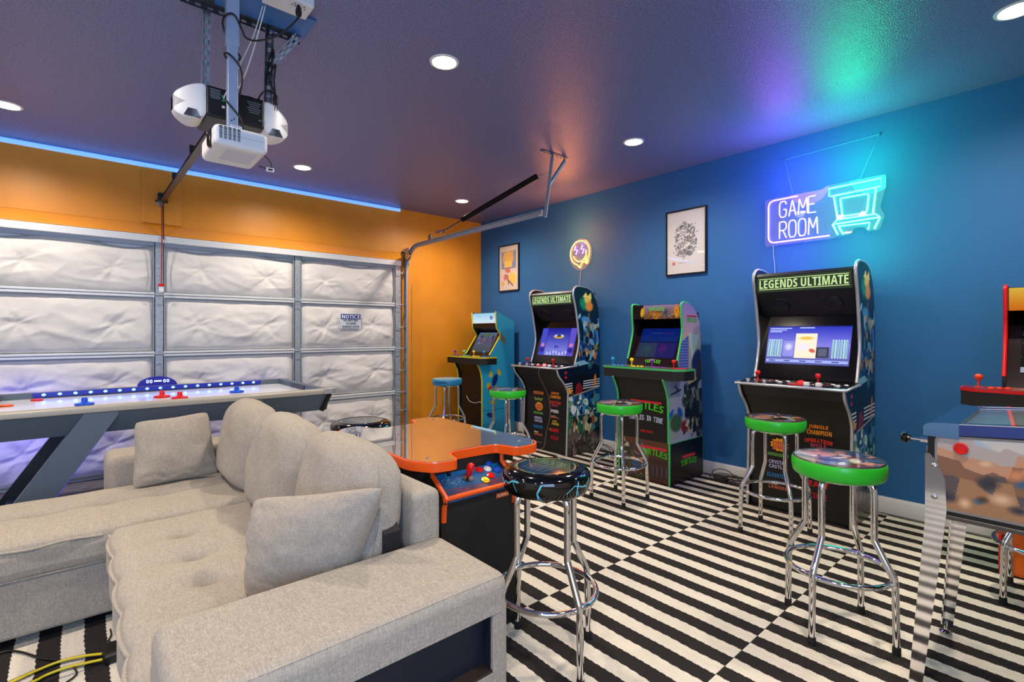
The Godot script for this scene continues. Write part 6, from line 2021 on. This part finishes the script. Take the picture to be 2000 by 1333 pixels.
	obj("hook", tb(smoothpath([A + d * 0.02, A + d * 0.008 + y * 0.015, A, A + Vector3(0.02, 0.0, 0.05), A + Vector3(0.035, 0.01, 0.075)], 4), 0.004, 6), M.steel, s, so)
	obj("pulley_fork", boxes([[Vector3(2.940, 2.335, -4.60), Vector3(0.004, 0.03, 0.14)], [Vector3(2.970, 2.335, -4.60), Vector3(0.004, 0.03, 0.14)]]), M.steel, s, so)
	obj("lift_rod", tb([A + d * 0.72, A + d * 0.97], 0.008, 8), mat(Color(0.32, 0.27, 0.24), 0.4, 0.7), s, so)
	tag(obj("wall_cord", tb([Vector3(3.105, 0.11, -5.469), Vector3(3.103, 0.9, -5.469), Vector3(3.104, 1.83, -5.469)], 0.004, 6), mat(Color(0.86, 0.60, 0.30), 0.5)), "thin pale cord running up the orange wall beside the door track", "cord")

# ---------------------------------------------------------------- on the blue wall
func wp(a, y, dx = 0.0): return Vector3(4.18 - dx, y, -a)

func neon(t, pts, m, r = 0.0065, closed = false):
	var P = []
	for p in pts: P.append(Vector3(-0.030, p.y, -p.x))
	return obj("neon_tube", tb(P, r, 8, closed), m, t)

func build_wall_things():
	# local frame for lettering that faces the room: x towards +z, z towards -x
	var B = Basis(Vector3(0, 0, 1), Vector3(0, 1, 0), Vector3(-1, 0, 0))
	# posters: frame bars, print, pane
	var a = Pic.new(192, 288, Color(0.86, 0.80, 0.76), 9)
	a.rect(0.10, 0.12, 0.88, 0.52, Color(0.36, 0.48, 0.68))
	a.ell(0.46, 0.28, 0.30, 0.17, 0, Color(0.90, 0.66, 0.14), 0.06)
	a.poly(V2([0.18, 0.12, 0.42, 0.16, 0.30, 0.24]), Color(0.90, 0.66, 0.14))
	a.poly(V2([0.78, 0.11, 0.54, 0.16, 0.66, 0.24]), Color(0.90, 0.66, 0.14))
	a.poly(V2([0.28, 0.34, 0.62, 0.34, 0.68, 0.48, 0.24, 0.48]), Color(0.93, 0.78, 0.16))
	a.rect(0.10, 0.52, 0.88, 0.92, Color(0.86, 0.80, 0.76))
	a.ell(0.44, 0.55, 0.15, 0.06, 0.2, Color(0.80, 0.28, 0.14), 0.1)
	a.ell(0.32, 0.70, 0.11, 0.08, 0.5, Color(0.85, 0.25, 0.30), 0.1)
	a.ell(0.68, 0.74, 0.19, 0.13, 0.4, Color(0.93, 0.78, 0.10), 0.06)
	a.line(Vector2(0.42, 0.66), Vector2(0.48, 0.86), 0.03, Color(0.50, 0.12, 0.10))
	a.line(Vector2(0.48, 0.78), Vector2(0.70, 0.90), 0.025, Color(0.20, 0.10, 0.08))
	a.ell(0.18, 0.84, 0.09, 0.06, 0.4, Color(0.85, 0.70, 0.20), 0.1)
	var k = Pic.new(256, 384, Color(0.84, 0.83, 0.82), 15)
	# ink splashes, greys with touches of red and blue, a red seal
	for i in 190:
		var an = k.rng.randf() * TAU
		var r = sqrt(k.rng.randf())
		var g = 0.12 + 0.55 * k.rng.randf()
		var x = 0.48 + 0.30 * r * cos(an)
		var y = 0.47 + 0.29 * r * sin(an)
		k.ell(x, y, 0.016 + 0.05 * k.rng.randf(), 0.008 + 0.02 * k.rng.randf(), k.rng.randf() * 3.1, Color(g, g, g * 1.05), 0.6)
	for i in 26:
		var x = 0.28 + 0.42 * k.rng.randf()
		var y = 0.26 + 0.40 * k.rng.randf()
		k.ell(x, y, 0.035, 0.012, k.rng.randf() * 3.0, [Color(0.72, 0.45, 0.42), Color(0.45, 0.50, 0.70), Color(0.50, 0.60, 0.50), Color(0.88, 0.88, 0.88)][i % 4], 0.7)
	for i in 24:
		var p0 = Vector2(0.18 + 0.62 * k.rng.randf(), 0.20 + 0.50 * k.rng.randf())
		k.line(p0, p0 + Vector2(k.rng.randf_range(-0.10, 0.10), k.rng.randf_range(-0.04, 0.04)), 0.006, Color(0.15, 0.15, 0.17))
	k.ell(0.17, 0.83, 0.045, 0.030, 0, Color(0.82, 0.30, 0.28), 0.1)
	for i in 12:
		k.rect(0.30 + 0.032 * i, 0.822 + 0.004 * (i % 3), 0.318 + 0.032 * i, 0.838, Color(0.35, 0.35, 0.36))
	for e in [[4.67, 5.066, 1.770, 2.366, a, "narrow framed poster with yellow and red shapes, near the room corner"], [2.188, 2.588, 1.765, 2.362, k, "framed white poster with a grey ink splash and a red seal"]]:
		var mid = (e[0] + e[1]) / 2.0
		var my = (e[2] + e[3]) / 2.0
		var w = e[1] - e[0]
		var h = e[3] - e[2]
		var t = thing("framed_poster", e[5], "poster", wp(mid, my))
		t.basis = B
		var f = 0.013
		obj("frame", boxes([[Vector3(-w / 2 + f / 2, 0, 0.011), Vector3(f, h, 0.022)], [Vector3(w / 2 - f / 2, 0, 0.011), Vector3(f, h, 0.022)], [Vector3(0, h / 2 - f / 2, 0.011), Vector3(w - 2 * f, f, 0.022)], [Vector3(0, -h / 2 + f / 2, 0.011), Vector3(w - 2 * f, f, 0.022)]]), mat(Color(0.03, 0.035, 0.05), 0.35), t)
		var q = MB.new()
		var hw = w / 2 - f
		var hh = h / 2 - f
		q.quad(Vector3(-hw, -hh, 0.012), Vector3(hw, -hh, 0.012), Vector3(hw, hh, 0.012), Vector3(-hw, hh, 0.012), Vector3(0, 0, 1))
		obj("print", q, pmat(e[4].tex(), 0.5), t)
		obj("pane", bx(Vector3(0, 0, 0.0165), Vector3(w - 2 * f, h - 2 * f, 0.003)), M.glass, t)
		obj("backing", bx(Vector3(0, 0, 0.004), Vector3(w - 0.004, h - 0.004, 0.008)), M.matte_black, t)

	# game room neon: violet bracket and letters, teal cabinet outline
	var violet = glow(Color(0.70, 0.38, 1.0), 5.5, Color(0.9, 0.85, 1.0))
	var pink = glow(Color(0.80, 0.62, 1.0), 2.2, Color(0.9, 0.9, 1.0))
	var teal = glow(Color(0.18, 1.0, 0.74), 5.5, Color(0.9, 1.0, 1.0))
	var gold = glow(Color(1.0, 0.72, 0.25), 4.0, Color(1, 0.95, 0.8))
	var t = thing("neon_sign", "glowing GAME ROOM neon sign, violet letters with a teal arcade machine outline", "neon sign", Vector3(4.18, 0, 0))
	var acr = mat(Color(1, 1, 1, 0.05), 0.03)
	acr.transparency = BaseMaterial3D.TRANSPARENCY_ALPHA
	var bk = rounded(V2([-1.69, 2.30, -1.69, 1.925, -1.21, 1.925, -1.19, 1.935, -1.10, 1.94, -1.08, 1.98, -1.02, 1.98, -1.0, 1.945, -0.93, 1.945, -0.90, 2.04, -0.93, 2.10, -0.895, 2.235, -0.895, 2.32, -1.25, 2.32, -1.28, 2.30]), 0.02, 3)
	obj("backing", pr(bk, Transform3D(B, Vector3(0, 0, 0)), 0.016, 0.021), acr, t)
	neon(t, rounded(V2([1.447, 2.282, 1.660, 2.282, 1.660, 1.948, 1.234, 1.948]), [0, 0.05, 0.05, 0], 6), violet, 0.0055)
	var G = {"G": [[1, 0.8, 0.85, 1, 0.2, 1, 0, 0.8, 0, 0.2, 0.2, 0, 0.8, 0, 1, 0.2, 1, 0.48, 0.6, 0.48]], "A": [[0, 0, 0.5, 1, 1, 0], [0.2, 0.32, 0.8, 0.32]], "M": [[0, 0, 0.08, 1, 0.5, 0.35, 0.92, 1, 1, 0]], "E": [[1, 1, 0, 1, 0, 0, 1, 0], [0, 0.52, 0.8, 0.52]], "R": [[0, 0, 0, 1, 0.75, 1, 1, 0.85, 1, 0.62, 0.75, 0.48, 0, 0.48], [0.5, 0.48, 1, 0]], "O": [[0.2, 0, 0, 0.2, 0, 0.8, 0.2, 1, 0.8, 1, 1, 0.8, 1, 0.2, 0.8, 0, 0.2, 0]]}
	for row in [["GAME", 2.139, 0.122], ["ROOM", 1.975, 0.128]]:
		for i in 4:
			var ch = row[0][i]
			var w = 0.050 if ch != "M" else 0.062
			var x0 = 1.578 - i * 0.0685
			for st in G[ch]:
				var pts = []
				for p in V2(st): pts.append(Vector2(x0 - p.x * w, row[1] + p.y * row[2]))
				neon(t, rounded(pts, [0] + Array(range(pts.size() - 2)).map(func(_q): return 0.008) + [0], 2), pink, 0.0042)
	# teal outline
	neon(t, V2([1.234, 2.236, 1.236, 2.292, 0.921, 2.296, 0.921, 2.240, 1.222, 2.233]), teal, 0.0058)
	neon(t, V2([1.204, 2.230, 1.180, 2.056]), teal, 0.0058)
	neon(t, V2([0.968, 2.056, 0.950, 2.232]), teal, 0.0058)
	neon(t, rounded(V2([1.164, 2.206, 0.990, 2.206, 1.004, 2.074, 1.150, 2.074, 1.164, 2.206]), [0, 0.02, 0.02, 0.02, 0], 3), teal, 0.0055)
	neon(t, V2([1.182, 2.056, 0.954, 2.056, 0.926, 2.030, 1.212, 2.026, 1.182, 2.056]), teal, 0.0055)
	neon(t, V2([1.212, 2.026, 1.180, 1.948]), teal, 0.0055)
	neon(t, V2([1.176, 2.008, 1.146, 1.944]), teal, 0.0055)
	neon(t, V2([0.926, 2.030, 0.960, 1.954]), teal, 0.0055)
	neon(t, V2([1.176, 2.006, 0.985, 2.002, 0.997, 1.955]), teal, 0.0055)
	for j in [[1.164, 2.066], [1.027, 2.066]]:
		neon(t, V2([j[0], j[1], j[0], j[1] + 0.018]), gold, 0.0095)
		neon(t, V2([j[0] + 0.022, j[1] - 0.006, j[0] - 0.022, j[1] - 0.006]), gold, 0.0055)
	for e in [[2.42, 1.0], [1.83, 0.5]]:
		omni("neon_violet_light", Vector3(3.89, e[0], -1.47), Color(0.62, 0.30, 1.0), 0.36 * e[1], 0.16)
		omni("neon_teal_light", Vector3(3.89, e[0], -1.04), Color(0.08, 1.0, 0.66), 0.46 * e[1], 0.16)
	tag(obj("hanging_wire", tb([wp(1.485, 2.31, 0.02), wp(1.546, 2.59, 0.012), wp(0.934, 2.607, 0.012), wp(1.05, 2.31, 0.02)], 0.0013, 5), mat(Color(0.35, 0.75, 0.90), 0.5)), "thin wire that hangs the game room neon sign from two nails", "wire")
	for e in [1.546, 0.934]:
		tag(obj("nail", bx(Vector3(), Vector3(0.03, 0.008, 0.008), 0.001), M.steel, null, wp(e, 2.59 if e > 1.0 else 2.607, 0.012)), "small nail holding the %s end of the neon sign wire" % ("violet" if e > 1.0 else "teal"), "nail", "nails of the neon sign")
	tag(obj("sign_cord", tb(smoothpath([wp(1.627, 1.93, 0.02), wp(1.632, 1.86, 0.008), wp(1.622, 1.78, 0.008), wp(1.619, 1.70, 0.01)], 5), 0.002, 5), mat(Color(0.75, 0.80, 0.95), 0.5)), "thin clear cord from the violet neon bracket down behind the largest cabinet", "cord")

	# melting smile neon
	var yel = glow(Color(1.0, 0.66, 0.18), 4.5, Color(1, 0.95, 0.8))
	var s = thing("neon_sign", "small yellow melting smiley neon with violet lightning eyes", "neon sign", Vector3(4.18, 0, 0))
	var cx = 3.648
	var cy = 2.112
	var R = 0.137
	var ring = []
	for i in 26:
		var an = deg_to_rad(-55.0 + 290.0 * i / 25.0)
		ring.append(Vector2(cx - R * cos(an), cy + R * 0.98 * sin(an)))
	neon(s, ring, yel, 0.0055)
	# drips under the rim
	var last = ring[25]
	var first = ring[0]
	neon(s, smoothpath([last, Vector2(3.690, 1.985), Vector2(3.668, 1.972), Vector2(3.655, 1.952), Vector2(3.640, 1.955), Vector2(3.628, 1.985), Vector2(3.606, 2.005), Vector2(3.585, 2.010), Vector2(3.565, 2.000), Vector2(3.552, 1.985), Vector2(3.540, 1.995), Vector2(3.535, 2.03), first], 4), yel, 0.0055)
	var sm = []
	for i in 15:
		var an = deg_to_rad(200.0 + 140.0 * i / 14.0)
		sm.append(Vector2(cx - 0.095 * cos(an), cy + 0.005 + 0.100 * sin(an)))
	neon(s, sm, yel, 0.005)
	neon(s, V2([3.560, 2.135, 3.556, 2.075, 3.566, 2.02]), yel, 0.005)
	for ex in [3.697, 3.600]:
		neon(s, V2([ex + 0.010, 2.195, ex + 0.030, 2.150, ex - 0.014, 2.150, ex + 0.008, 2.100]), violet, 0.0055)
	var pts = []
	for i in 32:
		pts.append(Vector2(-cx + 0.158 * cos(TAU * i / 32), cy - 0.015 + 0.175 * sin(TAU * i / 32)))
	obj("backing", pr(pts, Transform3D(B, Vector3()), 0.014, 0.019), acr, s)
	for e in [[2.33, 0.5], [1.87, 0.16]]:
		omni("smile_light", Vector3(3.88, e[0], -3.648), Color(1.0, 0.58, 0.30), e[1], 0.16)
	tag(obj("sign_cord", tb(smoothpath([wp(3.645, 1.945, 0.012), wp(3.660, 1.85, 0.008), wp(3.672, 1.76, 0.008), wp(3.68, 1.66, 0.01)], 5), 0.002, 5), mat(Color(0.80, 0.78, 0.75), 0.5)), "thin clear cord from the smiley neon down behind the far cabinet", "cord")

# ---------------------------------------------------------------- cables on the floor
func build_floor_things():
	var bc = mat(Color(0.03, 0.03, 0.035), 0.5)
	var yc = mat(Color(0.78, 0.70, 0.10), 0.45)
	var V = func(l):
		var out = []
		for i in range(0, l.size(), 3): out.append(Vector3(l[i], l[i + 1], l[i + 2]))
		return smoothpath(out, 6)
	var y1 = thing("yellow_cable", "yellow and black flat extension cord on the rug, the one farther from the camera", "cord", Vector3(-0.05, 0, -2.47), 0.0, "yellow and black extension cords")
	var yo = Vector3(0.05, 0, 2.47)
	obj("yellow_jacket", tb(V.call([-0.36, 0.016, -2.40, -0.25, 0.018, -2.435, -0.177, 0.018, -2.454, -0.128, 0.018, -2.472, -0.057, 0.020, -2.483, 0.008, 0.022, -2.463, 0.062, 0.026, -2.425]), 0.0048, 8), yc, y1, yo)
	obj("black_jacket", tb(V.call([-0.36, 0.014, -2.409, -0.25, 0.015, -2.444, -0.177, 0.015, -2.463, -0.128, 0.015, -2.481, -0.057, 0.016, -2.492, 0.008, 0.018, -2.472, 0.062, 0.022, -2.434]), 0.0052, 8), bc, y1, yo)
	var y2 = thing("yellow_cable", "yellow and black flat extension cord on the rug, the one closer to the camera", "cord", Vector3(-0.05, 0, -2.41), 0.0, "yellow and black extension cords")
	yo = Vector3(0.05, 0, 2.41)
	obj("yellow_jacket", tb(V.call([-0.34, 0.016, -2.34, -0.20, 0.018, -2.385, -0.121, 0.018, -2.405, -0.091, 0.018, -2.420, -0.038, 0.020, -2.422, 0.017, 0.022, -2.404, 0.062, 0.026, -2.383]), 0.0048, 8), yc, y2, yo)
	obj("black_jacket", tb(V.call([-0.34, 0.014, -2.349, -0.20, 0.015, -2.394, -0.121, 0.015, -2.414, -0.091, 0.015, -2.429, -0.038, 0.016, -2.431, 0.017, 0.018, -2.413, 0.062, 0.022, -2.392]), 0.0052, 8), bc, y2, yo)
	tag(obj("power_tap", bx(Vector3(), Vector3(0.07, 0.035, 0.11), 0.008), M.black, null, Vector3(0.10, 0.026, -2.415)), "black power tap where the yellow cords end beside the sofa", "power tap")
	tag(obj("black_cable", tb(V.call([-0.34, 0.014, -2.66, -0.26, 0.016, -2.70, -0.231, 0.016, -2.709, -0.204, 0.016, -2.701, -0.164, 0.016, -2.651, -0.114, 0.016, -2.567, -0.057, 0.016, -2.50]), 0.0042, 7), bc), "single black cable curving over the rug under the chaise", "cable")
	tag(obj("black_cable", tb(V.call([-0.06, 0.013, -2.32, -0.031, 0.013, -2.339, -0.019, 0.013, -2.351, -0.010, 0.014, -2.375, -0.02, 0.016, -2.42]), 0.003, 6), bc), "short black cable end crossing under the closer yellow cord", "cable")
	tag(obj("black_cable", tb(V.call([0.085, 0.03, -2.45, 0.092, 0.02, -2.50, 0.084, 0.014, -2.54, 0.094, 0.014, -2.58, 0.093, 0.014, -2.63]), 0.0028, 6), bc), "thin black cable rising from the power tap along the sofa front", "cable")
	# loops behind the cabinets, by the baseboard
	var lp = thing("cable_coil", "tangle of black cables by the baseboard between two cabinets", "cable", Vector3(4.05, 0, -1.95))
	rng.seed = 5
	for i in 7:
		var pts = []
		var cz = rng.randf_range(-0.13, 0.13)
		var r = rng.randf_range(0.06, 0.10)
		var tilt = rng.randf_range(0.2, 1.0)
		for k in 20:
			var an = TAU * k / 20.0
			pts.append(Vector3(-0.03 + 0.05 * (1.0 - tilt) * cos(an) + 0.03 * rng.randf_range(-0.2, 0.2), 0.014 + maxf(0.0, (r * 0.75 * tilt) * (1.0 + sin(an))), cz + r * cos(an) * 1.1))
		obj("loop", tb(smoothpath(pts, 3, true), 0.0035, 6, true), bc, lp)
	obj("adapter", bx(Vector3(-0.06, 0.024, -0.02), Vector3(0.05, 0.032, 0.10), 0.006), M.black, lp)
	var lp2 = thing("cable_coil", "tangle of black cables on the floor beside the far black cabinet", "cable", Vector3(4.0, 0, -3.05))
	for i in 8:
		var pts = []
		var cz = rng.randf_range(-0.18, 0.18)
		var r = rng.randf_range(0.06, 0.11)
		var tilt = rng.randf_range(0.2, 0.9)
		for k in 20:
			var an = TAU * k / 20.0
			pts.append(Vector3(-0.05 + 0.06 * (1.0 - tilt) * cos(an), 0.014 + maxf(0.0, (r * 0.7 * tilt) * (1.0 + sin(an))), cz + r * cos(an) * 1.1))
		obj("loop", tb(smoothpath(pts, 3, true), 0.0035, 6, true), bc, lp2)
	tag(obj("dangling_cable", tb(V.call([3.466, 0.900, -3.57, 3.462, 0.872, -3.575, 3.475, 0.82, -3.60, 3.56, 0.70, -3.615, 3.625, 0.58, -3.61, 3.630, 0.44, -3.59, 3.625, 0.33, -3.60, 3.62, 0.20, -3.64, 3.61, 0.06, -3.66, 3.56, 0.013, -3.72]), 0.0025, 6), mat(Color(0.55, 0.45, 0.46), 0.5)), "thin greyish cord hanging down the front of the far black cabinet", "cord")
	tag(obj("dangling_cable", tb(V.call([3.610, 0.45, -5.02, 3.605, 0.40, -4.96, 3.603, 0.385, -4.88, 3.606, 0.39, -4.80, 3.60, 0.41, -4.74, 3.595, 0.40, -4.70]), 0.004, 6), M.white_cord), "white cord sagging across the front of the light blue cabinet", "cord")
